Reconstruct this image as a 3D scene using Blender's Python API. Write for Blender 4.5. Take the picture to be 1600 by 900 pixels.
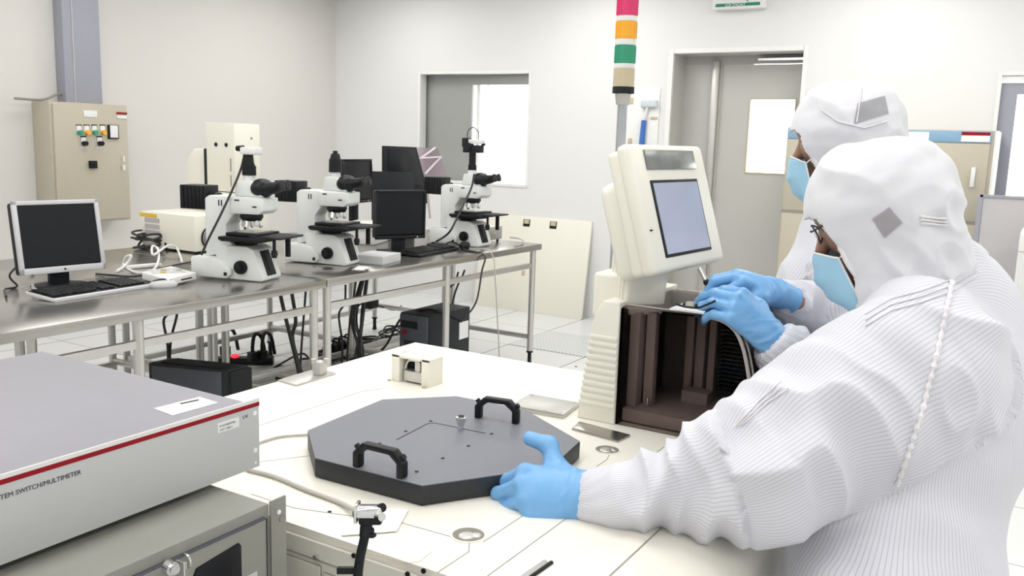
import bpy, bmesh, math, random
import numpy as np
from mathutils import Vector, Matrix, noise
random.seed(7)
PI = math.pi
SC = bpy.context.scene
COL = SC.collection
for o in list(bpy.data.objects): bpy.data.objects.remove(o)

# ---------------------------------------------------------------- camera, light, exposure
CR = np.array([0.51856592, -0.85446688, 0.03123683])
CU = np.array([0.12205036, 0.11013067, 0.98639492])
CF = np.array([0.84628192, 0.50769833, -0.161398])
CC = np.array([0.0, 0.0, 1.4]); FPX = 1388.44
cam = bpy.data.cameras.new('camera'); camo = bpy.data.objects.new('camera', cam); COL.objects.link(camo)
cam.sensor_width = 36; cam.lens = FPX / 1600 * 36; cam.clip_start = 0.02; cam.clip_end = 60
M = Matrix.Identity(4)
for i in range(3):
    M[i][0] = CR[i]; M[i][1] = CU[i]; M[i][2] = -CF[i]; M[i][3] = CC[i]
camo.matrix_world = M
SC.camera = camo
SC.view_settings.view_transform = 'Standard'; SC.view_settings.look = 'None'
SC.view_settings.gamma = 1; SC.view_settings.use_curve_mapping = False
SC.view_settings.exposure = -0.66
W = bpy.data.worlds.new('world'); SC.world = W; W.use_nodes = True
W.node_tree.nodes['Background'].inputs[0].default_value = (0.9, 0.95, 1, 1)
W.node_tree.nodes['Background'].inputs[1].default_value = 0.3
# ceiling luminaires: (x, y, size_x, size_y, watts)
CEIL = 2.75
LAMPS = [(x, y) for x in (-0.4, 1.5, 3.4, 5.4) for y in (-1.1, 1.0, 3.1, 4.9)]
LAMP_W = 17.0

def ray(x, y): return CF * FPX + CR * (x - 800) - CU * (y - 450)
def onz(x, y, z): d = ray(x, y); return CC + d * ((z - 1.4) / d[2])
def onx(x, y, v): d = ray(x, y); return CC + d * (v / d[0])
def ony(x, y, v): d = ray(x, y); return CC + d * (v / d[1])
def atd(x, y, D): return CC + ray(x, y) * (D / FPX)

# ---------------------------------------------------------------- materials
MATS = {}
def mat(name, col, rough=0.5, metal=0.0, var=0.04, nscale=30, bump=0.0, bscale=200, trans=0.0, emis=0.0, alpha=1.0, coat=0.0, spec=0.5, aniso=None):
    if name in MATS: return MATS[name]
    m = bpy.data.materials.new(name); m.use_nodes = True; nt = m.node_tree; N = nt.nodes; L = nt.links
    b = N['Principled BSDF']
    tc = N.new('ShaderNodeTexCoord'); nz = N.new('ShaderNodeTexNoise'); nz.inputs['Scale'].default_value = nscale
    if aniso:
        mp = N.new('ShaderNodeMapping'); mp.inputs['Scale'].default_value = aniso
        L.new(tc.outputs['Object'], mp.inputs[0]); L.new(mp.outputs[0], nz.inputs['Vector'])
    else: L.new(tc.outputs['Object'], nz.inputs['Vector'])
    cr = N.new('ShaderNodeMixRGB'); cr.inputs[1].default_value = tuple(max(0, c * (1 - var)) for c in col) + (1,)
    cr.inputs[2].default_value = tuple(min(1, c * (1 + var)) for c in col) + (1,)
    L.new(nz.outputs['Fac'], cr.inputs[0]); L.new(cr.outputs[0], b.inputs['Base Color'])
    b.inputs['Roughness'].default_value = rough; b.inputs['Metallic'].default_value = metal
    b.inputs['Specular IOR Level'].default_value = spec
    b.inputs['Transmission Weight'].default_value = trans; b.inputs['Alpha'].default_value = alpha
    b.inputs['Coat Weight'].default_value = coat
    if emis:
        b.inputs['Emission Color'].default_value = tuple(col) + (1,); b.inputs['Emission Strength'].default_value = emis
    if bump:
        n2 = N.new('ShaderNodeTexNoise'); n2.inputs['Scale'].default_value = bscale; n2.inputs['Detail'].default_value = 4
        L.new(tc.outputs['Object'], n2.inputs['Vector'])
        bp = N.new('ShaderNodeBump'); bp.inputs['Strength'].default_value = bump; bp.inputs['Distance'].default_value = 0.002
        L.new(n2.outputs['Fac'], bp.inputs['Height']); L.new(bp.outputs[0], b.inputs['Normal'])
    MATS[name] = m
    return m

def floor_mat(name, perf=False):
    m = mat(name, (0.74, 0.75, 0.745), 0.3, var=0.02, nscale=3)
    N = m.node_tree.nodes; L = m.node_tree.links; b = N['Principled BSDF']
    src = b.inputs['Base Color'].links[0].from_socket
    g = N.new('ShaderNodeNewGeometry'); sp = N.new('ShaderNodeSeparateXYZ'); L.new(g.outputs['Position'], sp.inputs[0])
    def line(out, off, w):
        a = N.new('ShaderNodeMath'); a.operation = 'SUBTRACT'; a.inputs[1].default_value = off; L.new(out, a.inputs[0])
        d = N.new('ShaderNodeMath'); d.operation = 'PINGPONG'; d.inputs[1].default_value = 0.3; L.new(a.outputs[0], d.inputs[0])
        c = N.new('ShaderNodeMath'); c.operation = 'LESS_THAN'; c.inputs[1].default_value = w; L.new(d.outputs[0], c.inputs[0])
        return c.outputs[0]
    mx = N.new('ShaderNodeMath'); mx.operation = 'MAXIMUM'
    L.new(line(sp.outputs['Y'], 3.15, 0.0038), mx.inputs[0]); L.new(line(sp.outputs['X'], 5.22, 0.0022), mx.inputs[1])
    mix = N.new('ShaderNodeMixRGB'); L.new(mx.outputs[0], mix.inputs[0]); L.new(src, mix.inputs[1]); mix.inputs[2].default_value = (0.05, 0.055, 0.05, 1)
    last = mix.outputs[0]
    if perf:
        def frac(out, per, duty):
            a = N.new('ShaderNodeMath'); a.operation = 'MULTIPLY'; a.inputs[1].default_value = 1 / per; L.new(out, a.inputs[0])
            d = N.new('ShaderNodeMath'); d.operation = 'FRACT'; L.new(a.outputs[0], d.inputs[0])
            c = N.new('ShaderNodeMath'); c.operation = 'LESS_THAN'; c.inputs[1].default_value = duty; L.new(d.outputs[0], c.inputs[0])
            return c.outputs[0]
        p = N.new('ShaderNodeMath'); p.operation = 'MULTIPLY'
        L.new(frac(sp.outputs['X'], 0.045, 0.8), p.inputs[0]); L.new(frac(sp.outputs['Y'], 0.028, 0.42), p.inputs[1])
        m2 = N.new('ShaderNodeMixRGB'); L.new(p.outputs[0], m2.inputs[0]); L.new(last, m2.inputs[1]); m2.inputs[2].default_value = (0.42, 0.45, 0.47, 1)
        last = m2.outputs[0]
    L.new(last, b.inputs['Base Color'])
    return m

def cloth_mat(name, stripes=True, col=(0.71, 0.71, 0.76)):
    m = mat(name, col, 0.75, var=0.015, nscale=8, bump=0.25, bscale=60)
    N = m.node_tree.nodes; L = m.node_tree.links; b = N['Principled BSDF']
    b.inputs['Sheen Weight'].default_value = 0.2
    if stripes:
        src = b.inputs['Base Color'].links[0].from_socket
        at = N.new('ShaderNodeAttribute'); at.attribute_name = 'stripe'
        a = N.new('ShaderNodeMath'); a.operation = 'MULTIPLY'; a.inputs[1].default_value = 1 / 0.0058; L.new(at.outputs['Fac'], a.inputs[0])
        d = N.new('ShaderNodeMath'); d.operation = 'PINGPONG'; d.inputs[1].default_value = 0.5; L.new(a.outputs[0], d.inputs[0])
        r = N.new('ShaderNodeMapRange'); r.inputs[1].default_value = 0.05; r.inputs[2].default_value = 0.17; r.inputs[3].default_value = 0.5; r.inputs[4].default_value = 0
        L.new(d.outputs[0], r.inputs[0])
        mix = N.new('ShaderNodeMixRGB'); L.new(r.outputs[0], mix.inputs[0]); L.new(src, mix.inputs[1]); mix.inputs[2].default_value = (0.36, 0.37, 0.48, 1)
        L.new(mix.outputs[0], b.inputs['Base Color'])
    return m

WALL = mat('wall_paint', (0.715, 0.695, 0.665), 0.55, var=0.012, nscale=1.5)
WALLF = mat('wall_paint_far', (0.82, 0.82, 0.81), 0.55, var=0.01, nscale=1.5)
TRIMW = mat('white_trim', (0.88, 0.88, 0.86), 0.4)
FLOOR = floor_mat('floor_vinyl'); PERF = floor_mat('perforated_floor_panel', True)
STEEL = mat('stainless_steel', (0.43, 0.415, 0.39), 0.22, 0.9, var=0.08, nscale=6, aniso=(1, 30, 1))
STEELR = mat('satin_steel', (0.62, 0.61, 0.58), 0.38, 0.8, var=0.05)
ALU = mat('aluminium', (0.54, 0.53, 0.50), 0.38, 0.7, var=0.05)
DOORM = mat('door_steel', (0.56, 0.55, 0.52), 0.45, 0.15, var=0.05, nscale=2)
GREYW = mat('grey_partition', (0.47, 0.455, 0.44), 0.6, var=0.03)
GREYP = mat('grey_violet_panel', (0.50, 0.48, 0.49), 0.45, var=0.03)
BEIGE = mat('beige_enamel', (0.52, 0.475, 0.375), 0.4, var=0.03)
BLUEG = mat('blue_grey_trunking', (0.36, 0.37, 0.43), 0.5, var=0.03)
CREAM = mat('cream_shell', (0.86, 0.84, 0.74), 0.4, var=0.015, nscale=4)
CREAMT = mat('cream_top', (0.84, 0.815, 0.73), 0.38, var=0.01, nscale=4)
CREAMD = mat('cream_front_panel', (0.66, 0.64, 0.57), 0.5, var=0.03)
SEAM = mat('panel_gap', (0.33, 0.31, 0.27), 0.7)
WHITEP = mat('white_plastic', (0.80, 0.80, 0.78), 0.4, var=0.02)
SCOPE = mat('scope_enamel', (0.74, 0.76, 0.75), 0.35, var=0.02)
BLACK = mat('black_plastic', (0.007, 0.008, 0.010), 0.45, var=0.1, spec=0.3)
BLACKM = mat('matte_black', (0.012, 0.014, 0.018), 0.6, var=0.1, spec=0.3)
SCREEN = mat('dark_screen', (0.006, 0.007, 0.010), 0.35, var=0.05, spec=0.25)
SILVER = mat('silver_plastic', (0.60, 0.60, 0.62), 0.4, var=0.03)
CHROME = mat('chrome', (0.75, 0.75, 0.75), 0.12, 1.0)
LIDTOP = mat('slate_lid', (0.18, 0.185, 0.215), 0.42, var=0.1, nscale=400, bump=0.3, bscale=900)
LIDSIDE = mat('black_lid_side', (0.018, 0.02, 0.024), 0.5, var=0.2)
CABG = mat('grey_green_cabinet', (0.265, 0.265, 0.235), 0.5, var=0.04, bump=0.15, bscale=500)
INSTT = mat('instrument_grey_top', (0.29, 0.28, 0.315), 0.5, var=0.03, bump=0.1, bscale=600)
INSTF = mat('instrument_face', (0.54, 0.55, 0.545), 0.45, var=0.02)
RED = mat('red_paint', (0.30, 0.004, 0.012), 0.55, spec=0.25)
GREEN = mat('green_paint', (0.02, 0.22, 0.13), 0.4)
YELLOW = mat('yellow_paint', (0.8, 0.5, 0.04), 0.4)
BLUE = mat('blue_band', (0.25, 0.42, 0.58), 0.45)
DBLUE = mat('dark_blue_handle', (0.05, 0.16, 0.5), 0.4)
CABLE = mat('black_cable', (0.022, 0.022, 0.024), 0.5)
CABLEW = mat('white_cable', (0.80, 0.80, 0.78), 0.5)
CABLEG = mat('grey_cable', (0.52, 0.49, 0.45), 0.5)
PAPER = mat('paper', (0.9, 0.9, 0.9), 0.7)
LABEL = mat('white_label', (0.85, 0.85, 0.85), 0.6)
INK = mat('ink', (0.06, 0.06, 0.08), 0.6)
PCM = mat('pc_case', (0.018, 0.02, 0.024), 0.5, var=0.1, spec=.3)
PCG = mat('pc_case_grey', (0.07, 0.078, 0.095), 0.5, var=0.1)
GLOVE = mat('nitrile_glove', (0.18, 0.42, 0.74), 0.42, var=0.05, nscale=60, bump=0.25, bscale=110)
MASK = mat('mask_fabric', (0.36, 0.62, 0.80), 0.8, var=0.04, nscale=60)
SKIN = mat('skin', (0.36, 0.20, 0.135), 0.5, var=0.06, nscale=20)
SUIT = cloth_mat('striped_cleanroom_cloth'); HOODM = cloth_mat('plain_cleanroom_cloth', False, (0.73, 0.73, 0.77))
SEAMW = mat('white_seam_tape', (0.80, 0.78, 0.79), 0.7)
LIT = mat('lit_lamp', (1, 1, 1), 0.5, emis=3.0)
SMOKE = mat('smoked_acrylic', (0.62, 0.56, 0.545), 0.05, var=0.0, trans=1.0, spec=0.5)
SMOKE.node_tree.nodes['Principled BSDF'].inputs['IOR'].default_value = 1.12
GLASS = mat('clear_glass', (0.95, 0.97, 0.97), 0.03, var=0, trans=1.0)
GLASS.node_tree.nodes['Principled BSDF'].inputs['IOR'].default_value = 1.05
ACRY = mat('tinted_acrylic', (0.66, 0.55, 0.62), 0.08, trans=0.75, var=0.0)
DARKIN = mat('brown_inner', (0.20, 0.175, 0.165), 0.5, var=0.1)
DARKIN2 = mat('brown_inner_light', (0.46, 0.41, 0.39), 0.5, var=0.1)
LCD = mat('lcd_screen', (0.36, 0.39, 0.50), 0.15, var=0.10, nscale=9, emis=0.30)
TLR = mat('red_lens', (0.75, 0.03, 0.16), 0.2, coat=0.5); TLY = mat('amber_lens', (0.95, 0.45, 0.02), 0.2, coat=0.5); TLG = mat('green_lens', (0.02, 0.33, 0.18), 0.2, coat=0.5)
TLB = mat('tan_plastic', (0.58, 0.50, 0.34), 0.4)
REDLED = mat('red_led', (1, 0.03, 0.05), 0.4, emis=2.5)

# ---------------------------------------------------------------- mesh helpers
class MB:
    def __init__(s): s.bm = bmesh.new()
    def _x(s, vs, loc=None, rot=None):
        if rot is not None:
            for v in vs: v.co = rot @ v.co
        if loc is not None:
            l = Vector([float(a) for a in loc])
            for v in vs: v.co += l
    def box(s, c, size, rot=None, bev=0.0, seg=2):
        b = bmesh.new(); bmesh.ops.create_cube(b, size=1)
        for v in b.verts: v.co = Vector((v.co.x * size[0], v.co.y * size[1], v.co.z * size[2]))
        if bev: bmesh.ops.bevel(b, geom=b.edges[:], offset=min(bev, min(size) * 0.45), segments=seg, affect='EDGES', profile=0.5)
        s.add(b, c, rot); return s
    def bx(s, x0, x1, y0, y1, z0, z1, bev=0.0, seg=2):
        return s.box(((x0 + x1) / 2, (y0 + y1) / 2, (z0 + z1) / 2), (abs(x1 - x0), abs(y1 - y0), abs(z1 - z0)), None, bev, seg)
    def add(s, b, loc=None, rot=None):
        s._x(b.verts, loc, rot)
        m = bpy.data.meshes.new('t'); b.to_mesh(m); b.free(); s.bm.from_mesh(m); bpy.data.meshes.remove(m)
    def cyl(s, a, b, r0, r1=None, seg=20, cap=True):
        a = Vector([float(q) for q in a]); b = Vector([float(q) for q in b]); r1 = r0 if r1 is None else r1
        d = b - a; t = bmesh.new()
        bmesh.ops.create_cone(t, cap_ends=cap, segments=seg, radius1=r0, radius2=r1, depth=d.length)
        s.add(t, (a + b) / 2, d.to_track_quat('Z', 'Y').to_matrix()); return s
    def sph(s, c, r, sc=(1, 1, 1), seg=16, rot=None):
        t = bmesh.new(); bmesh.ops.create_uvsphere(t, u_segments=seg, v_segments=seg // 2 + 2, radius=r)
        for v in t.verts: v.co = Vector((v.co.x * sc[0], v.co.y * sc[1], v.co.z * sc[2]))
        s.add(t, c, rot); return s
    def prism(s, pts, o, ax, ay, az, h, bev=0.0):
        """polygon pts in (ax, ay) plane at origin o, extruded h along az"""
        o, ax, ay, az = [Vector([float(q) for q in v]) for v in (o, ax, ay, az)]
        t = bmesh.new(); n = len(pts)
        lo = [t.verts.new(o + ax * p[0] + ay * p[1]) for p in pts]; hi = [t.verts.new(o + ax * p[0] + ay * p[1] + az * h) for p in pts]
        t.faces.new(lo[::-1]); t.faces.new(hi)
        for i in range(n): t.faces.new((lo[i], lo[(i + 1) % n], hi[(i + 1) % n], hi[i]))
        bmesh.ops.recalc_face_normals(t, faces=t.faces)
        if bev: bmesh.ops.bevel(t, geom=t.edges[:], offset=bev, segments=2, affect='EDGES', profile=0.5)
        s.add(t); return s
    def tube(s, pts, r, seg=8, smooth=True, n=6):
        P = [Vector([float(q) for q in p]) for p in pts]
        if smooth and len(P) > 2:
            Q = []
            E = [P[0] * 2 - P[1]] + P + [P[-1] * 2 - P[-2]]
            for i in range(1, len(E) - 2):
                for k in range(n):
                    t = k / n; a, b, c, d = E[i - 1], E[i], E[i + 1], E[i + 2]
                    Q.append(0.5 * ((2 * b) + (c - a) * t + (2 * a - 5 * b + 4 * c - d) * t * t + (3 * b - a - 3 * c + d) * t ** 3))
            Q.append(P[-1]); P = Q
        up = None; rings = []
        for i, p in enumerate(P):
            d = (P[min(i + 1, len(P) - 1)] - P[max(i - 1, 0)])
            if d.length < 1e-9: d = Vector((0, 0, 1))
            d.normalize()
            if up is None: up = d.orthogonal().normalized()
            up = (up - d * up.dot(d))
            if up.length < 1e-6: up = d.orthogonal()
            up.normalize(); w = d.cross(up)
            rr = r(i / (len(P) - 1)) if callable(r) else r
            rings.append([s.bm.verts.new(p + (up * math.cos(a) + w * math.sin(a)) * rr) for a in [2 * PI * k / seg for k in range(seg)]])
        for a, b in zip(rings, rings[1:]):
            for k in range(seg): s.bm.faces.new((a[k], a[(k + 1) % seg], b[(k + 1) % seg], b[k]))
        s.bm.faces.new(rings[0][::-1]); s.bm.faces.new(rings[-1]); return s
    def lathe(s, prof, o, ax=(0, 0, 1), seg=28):
        ax = Vector([float(q) for q in ax]).normalized(); o = Vector([float(q) for q in o]); u = ax.orthogonal().normalized(); w = ax.cross(u); rings = []
        for r, h in prof:
            rings.append([s.bm.verts.new(o + ax * h + (u * math.cos(2 * PI * k / seg) + w * math.sin(2 * PI * k / seg)) * max(r, 1e-5)) for k in range(seg)])
        for a, b in zip(rings, rings[1:]):
            for k in range(seg): s.bm.faces.new((a[k], a[(k + 1) % seg], b[(k + 1) % seg], b[k]))
        s.bm.faces.new(rings[0][::-1]); s.bm.faces.new(rings[-1]); return s
    def build(s, name, m, parent=None, local=False, smooth=35):
        bm = s.bm
        bmesh.ops.recalc_face_normals(bm, faces=bm.faces)
        if parent is not None and not local:
            l = Vector(wloc(parent))
            for v in bm.verts: v.co -= l
        if parent is None and not local and len(bm.verts):     # put the origin at the thing's base
            lo = [min(v.co[i] for v in bm.verts) for i in range(3)]; hi = [max(v.co[i] for v in bm.verts) for i in range(3)]
            org = Vector(((lo[0] + hi[0]) / 2, (lo[1] + hi[1]) / 2, lo[2]))
            for v in bm.verts: v.co -= org
        else: org = None
        me = bpy.data.meshes.new(name); bm.to_mesh(me); bm.free()
        me.polygons.foreach_set('use_smooth', [True] * len(me.polygons))
        me.set_sharp_from_angle(angle=math.radians(smooth))
        me.materials.append(m)
        o = bpy.data.objects.new(name, me); COL.objects.link(o)
        if parent: o.parent = parent
        elif org: o.location = org
        return o
def wloc(o):
    l = Vector((0, 0, 0))
    while o is not None: l = l + o.location; o = o.parent
    return l
def tag(o, label=None, cat=None, group=None, kind=None):
    if label: o['label'] = label
    if cat: o['category'] = cat
    if group: o['group'] = group
    if kind: o['kind'] = kind
    return o
def thing(name, label, cat, loc=(0, 0, 0), rz=0.0, group=None):
    o = bpy.data.objects.new(name, None); COL.objects.link(o); o.empty_display_size = 0.05
    o.location = Vector([float(q) for q in loc]); o.rotation_euler = (0, 0, rz)
    return tag(o, label, cat, group)
def struct(name, mb, m): return tag(mb.build(name, m), kind='structure')
def copy_tree(o, parent=None):
    c = o.copy(); COL.objects.link(c); c.parent = parent
    for ch in list(o.children): copy_tree(ch, c)
    return c
def lettering(text, size, o, ax, ay, m, parent, name='lettering', extrude=0.0004, local=False, align='LEFT'):
    cu = bpy.data.curves.new('txt', 'FONT'); cu.body = text; cu.size = size; cu.extrude = extrude; cu.align_x = align
    to = bpy.data.objects.new('txt', cu); COL.objects.link(to)
    dg = bpy.context.evaluated_depsgraph_get(); me = bpy.data.meshes.new_from_object(to.evaluated_get(dg))
    bpy.data.objects.remove(to); bpy.data.curves.remove(cu)
    ax = Vector([float(q) for q in ax]).normalized(); ay = Vector([float(q) for q in ay]).normalized(); az = ax.cross(ay)
    R = Matrix((ax, ay, az)).transposed()
    off = Vector([float(q) for q in o]) - (Vector((0, 0, 0)) if local else wloc(parent))
    for v in me.vertices: v.co = R @ v.co + off
    me.materials.clear(); me.materials.append(m)
    t = bpy.data.objects.new(name, me); COL.objects.link(t); t.parent = parent; return t
def frame_mb(x0, x1, z0, z1, y0, y1, w):   # rectangular frame in xz, thickness along y
    m = MB(); m.bx(x0, x1, y0, y1, z1 - w, z1); m.bx(x0, x1, y0, y1, z0, z0 + w)
    m.bx(x0, x0 + w, y0, y1, z0 + w, z1 - w); m.bx(x1 - w, x1, y0, y1, z0 + w, z1 - w); return m

# ================================================================= SETTING
struct('floor', MB().bx(-1.6, 10.0, -2.3, 6.0, -0.05, 0), FLOOR)
struct('trim_1', MB().bx(5.225, 5.815, 2.555, 3.145, 0.0, 0.003), PERF)
struct('trim_2', MB().bx(3.425, 4.015, 4.355, 4.945, 0.0, 0.003), PERF)
struct('ceiling', MB().bx(-1.6, 10.0, -2.3, 6.0, CEIL, CEIL + 0.05), TRIMW)
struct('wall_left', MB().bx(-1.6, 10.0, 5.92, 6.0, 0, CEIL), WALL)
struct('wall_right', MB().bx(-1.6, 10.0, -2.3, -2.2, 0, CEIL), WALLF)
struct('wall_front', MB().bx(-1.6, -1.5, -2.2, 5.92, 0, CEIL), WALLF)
XW = 6.5; XT = 6.58
WY0, WY1, WZ0, WZ1 = 3.795, 4.915, 1.05, 1.975
DY0, DY1, DZ = 1.584, 2.546, 2.10
EY0, EY1, EZ = -0.75, 0.35, 1.915
wb = MB()
wb.bx(XW, XT, WY1, 5.92, 0, CEIL); wb.bx(XW, XT, DY1, WY0, 0, CEIL); wb.bx(XW, XT, WY0, WY1, WZ1, CEIL); wb.bx(XW, XT, WY0, WY1, 0, WZ0)
wb.bx(XW, XT, DY0, DY1, DZ, CEIL); wb.bx(XW, XT, EY1, DY0, 0, CEIL); wb.bx(XW, XT, EY0, EY1, EZ, CEIL); wb.bx(XW, XT, -2.2, EY0, 0, CEIL)
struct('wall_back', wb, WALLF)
# pass-through: deep box lined grey, opening on the bright room beyond
pt = MB(); pt.bx(6.62, 6.66, 4.43, 5.92, 0, CEIL); pt.bx(6.62, 6.66, 2.9, 4.43, 1.888, CEIL); pt.bx(6.62, 6.66, 2.9, 4.43, 0, 0.9)
struct('wall_passage', pt, GREYW)
struct('wall_beyond', MB().bx(9.6, 9.7, -2.2, 5.92, 0, CEIL), WALLF)
f = MB()
for (a, b, c, d) in ((WY0 - 0.02, WY0 + .002, WZ0 - 0.02, WZ1 + 0.02), (WY1 - .002, WY1 + 0.025, WZ0 - 0.02, WZ1 + 0.02), (WY0, WY1, WZ1 - .002, WZ1 + 0.02), (WY0, WY1, WZ0 - 0.02, WZ0 + .002)):
    f.bx(XW - 0.008, XT + 0.004, a, b, c, d)
w1 = struct('window_1', f, TRIMW)
MB().bx(6.53, 6.536, WY0, WY1, WZ0, WZ1).build('pane', GLASS, w1)
f = MB(); f.bx(6.61, 6.67, 4.42, 4.435, 0.9, 1.888); f.bx(6.64, 6.65, 4.285, 4.293, 0.9, 1.888)
f.bx(6.64, 6.655, 4.37, 4.405, 0.9, 1.888); struct('trim_3', f, TRIMW)
# door 1
f = MB(); f.bx(XW - 0.012, XT, DY1 - .002, DY1 + 0.035, 0, DZ + 0.03); f.bx(XW - 0.012, XT, DY0 - 0.03, DY0 + .002, 0, DZ + 0.03); f.bx(XW - 0.012, XT, DY0, DY1, DZ - .002, DZ + 0.03)
d1 = struct('door_1', f, TRIMW)
wl = [(6.7, DY1 - 0.0), (6.7, 2.30)]
MB().bx(XW + .005, 6.76, 2.537, DY1 + .1, 0, DZ).build('jamb', DOORM, d1); MB().bx(XW + .005, 6.80, DY0 - .1, DY1 + .1, DZ - .006, DZ + .1).build('soffit', DOORM, d1); MB().bx(XW + .02, 6.80, DY0 - .1, DY0 + .004, 0, DZ).build('jamb', DOORM, d1)
pan = MB(); pan.bx(6.74, 6.76, 2.24, DY1 + .05, 0, DZ); pan.build('side_panel', DOORM, d1)
MB().bx(6.70, 6.745, 2.255, 2.31, 0, 2.06, 0.006).build('door_post', ALU, d1)
LY0, LY1, LZ0, LZ1 = 1.68, 2.01, 1.235, 1.775
lf = MB(); lf.bx(6.75, 6.79, 1.45, LY0, 0, 2.03); lf.bx(6.75, 6.79, LY1, 2.30, 0, 2.09); lf.bx(6.75, 6.79, LY0, LY1, LZ1, 2.03); lf.bx(6.75, 6.79, LY0, LY1, 0, LZ0)
lf.build('leaf', DOORM, d1)
MB().bx(6.735, 6.765, 1.45, 2.56, 2.035, 2.15).build('header', GREYW, d1)
MB().bx(6.65, 6.74, 1.6, 1.95, 2.05, 2.065).build('door_track', CHROME, d1)
tag(MB().bx(6.768, 6.774, LY0, LY1, LZ0, LZ1).build('pane', GLASS, d1))
vb = MB()
for a, b, c, d in ((LY0 - 0.008, LY0, LZ0, LZ1), (LY1, LY1 + 0.008, LZ0, LZ1), (LY0 - .008, LY1 + .008, LZ1, LZ1 + 0.008), (LY0 - .008, LY1 + .008, LZ0 - 0.008, LZ0)): vb.bx(6.742, 6.752, a, b, c, d)
vb.build('window_bead', TLB, d1)
# door 2
f = MB(); f.bx(XW - 0.01, 6.6, EY1 - .002, EY1 + 0.02, 0, EZ + 0.02); f.bx(XW - 0.01, 6.6, EY0, EY1, EZ - .002, EZ + 0.02); f.bx(XW - 0.01, 6.6, EY0 - 0.02, EY0, 0, EZ + 0.02)
d2 = struct('door_2', f, TRIMW)
lf = MB(); lf.bx(6.53, 6.57, 0.255, EY1, 0, EZ - 0.045); lf.bx(6.53, 6.57, EY0, 0.255, 1.80, EZ - 0.045); lf.bx(6.53, 6.57, EY0, 0.255, 0, 1.14); lf.bx(6.53, 6.57, EY0, EY0 + 0.1, 1.14, 1.80)
lf.build('leaf', BLUEG, d2)
MB().bx(6.54, 6.546, EY0 + 0.1, 0.255, 1.14, 1.80).build('pane', GLASS, d2)
MB().bx(6.50, 6.60, EY0, EY1, EZ - 0.03, EZ - 0.008).build('lintel', TRIMW, d2)
# room beyond is lit by its own lamps
def lamp(x, y, z, sx, sy, watts, label, group, first=[None, None]):
    t = thing('ceiling_light', label, 'ceiling light', (x, y, z), 0, group)
    if first[0] is None:
        f = MB(); f.bx(-sx / 2, sx / 2, -sy / 2, -sy / 2 + 0.02, -0.03, 0); f.bx(-sx / 2, sx / 2, sy / 2 - 0.02, sy / 2, -0.03, 0)
        f.bx(-sx / 2, -sx / 2 + 0.02, -sy / 2, sy / 2, -0.03, 0); f.bx(sx / 2 - 0.02, sx / 2, -sy / 2, sy / 2, -0.03, 0)
        fo = f.build('frame', TRIMW, t, local=True)
        d = MB(); d.bx(-sx / 2 + 0.02, sx / 2 - 0.02, -sy / 2 + 0.02, sy / 2 - 0.02, -0.015, -0.005); do = d.build('diffuser', LIT, t, local=True)
        first[0] = fo; first[1] = do
    else:
        for q in first: c = q.copy(); COL.objects.link(c); c.parent = t
    L = bpy.data.lights.new('tube_light', 'AREA'); L.shape = 'RECTANGLE'; L.size = sx - 0.05; L.size_y = sy - 0.05; L.energy = watts; L.color = (1.0, 0.985, 0.965)
    lo = bpy.data.objects.new('tube_light', L); COL.objects.link(lo); lo.parent = t; lo.location = (0, 0, -0.035)
for (x, y) in LAMPS:
    k = 1.0 + 0.25 * (x > 5) - 0.35 * (y > 4)
    lamp(x, y, CEIL, 1.2, 0.6, LAMP_W * k, 'recessed white ceiling light panel above the cleanroom, out of view', 'cleanroom ceiling lights')
for y in (4.0, 1.9, -0.4):
    lamp(8.3, y, CEIL, 1.2, 0.6, 260, 'recessed white ceiling light panel in the bright room beyond the far wall', 'ceiling lights beyond the far wall')

# ================================================================= WORKBENCHES
def bench(x0, x1, y0, y1, label, zt=0.775, apron=True):
    t = thing('steel_workbench', label, 'workbench', ((x0 + x1) / 2, (y0 + y1) / 2, 0), 0, 'stainless steel workbenches')
    m = MB(); m.bx(x0, x1, y0, y1, zt - 0.036, zt, 0.003); m.build('tabletop', STEEL, t)
    legx = [x0 + 0.04, (x0 + x1) / 2, x1 - 0.04]
    first = None
    for lx in legx:
        for ly in (y0 + 0.04, y1 - 0.04):
            m = MB(); m.cyl((lx, ly, 0.09), (lx, ly, zt - 0.036), 0.019); l = m.build('leg', STEELR, t)
            m = MB(); m.cyl((lx, ly, 0.03), (lx, ly, 0.09), 0.012); m.cyl((lx, ly, 0.0), (lx, ly, 0.03), 0.016, 0.012); m.cyl((lx, ly, 0.083), (lx, ly, 0.095), 0.0205)
            m.build('foot', BLACK, l)
    m = MB(); m.bx(x0 + 0.05, x1 - 0.05, y0 + 0.03, y0 + 0.055, 0.63, 0.66, 0.002); m.build('front_rail', STEELR, t)
    m = MB(); m.bx(x0 + 0.05, x1 - 0.05, y1 - 0.055, y1 - 0.03, 0.15, 0.18, 0.002); m.build('rear_rail', STEELR, t)
    for lx in legx:
        m = MB(); m.bx(lx - 0.012, lx + 0.012, y0 + 0.06, y1 - 0.06, 0.17, 0.20, 0.002); m.build('side_rail', STEELR, t)
    return t
bench(1.05, 2.905, 2.70, 3.45, 'stainless steel workbench holding the silver monitor, black keyboard and leftmost microscope')
bench(2.91, 4.85, 2.70, 3.45, 'stainless steel workbench ending in mid room, holding the black monitor and rightmost microscope', 0.779)
bench(1.05, 2.905, 3.455, 4.23, 'rear stainless steel workbench behind the silver monitor, close to the left wall side')
bench(2.91, 5.06, 3.455, 4.23, 'rear stainless steel workbench behind the microscopes, under the cream boxes')
ZT = 0.776

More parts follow.
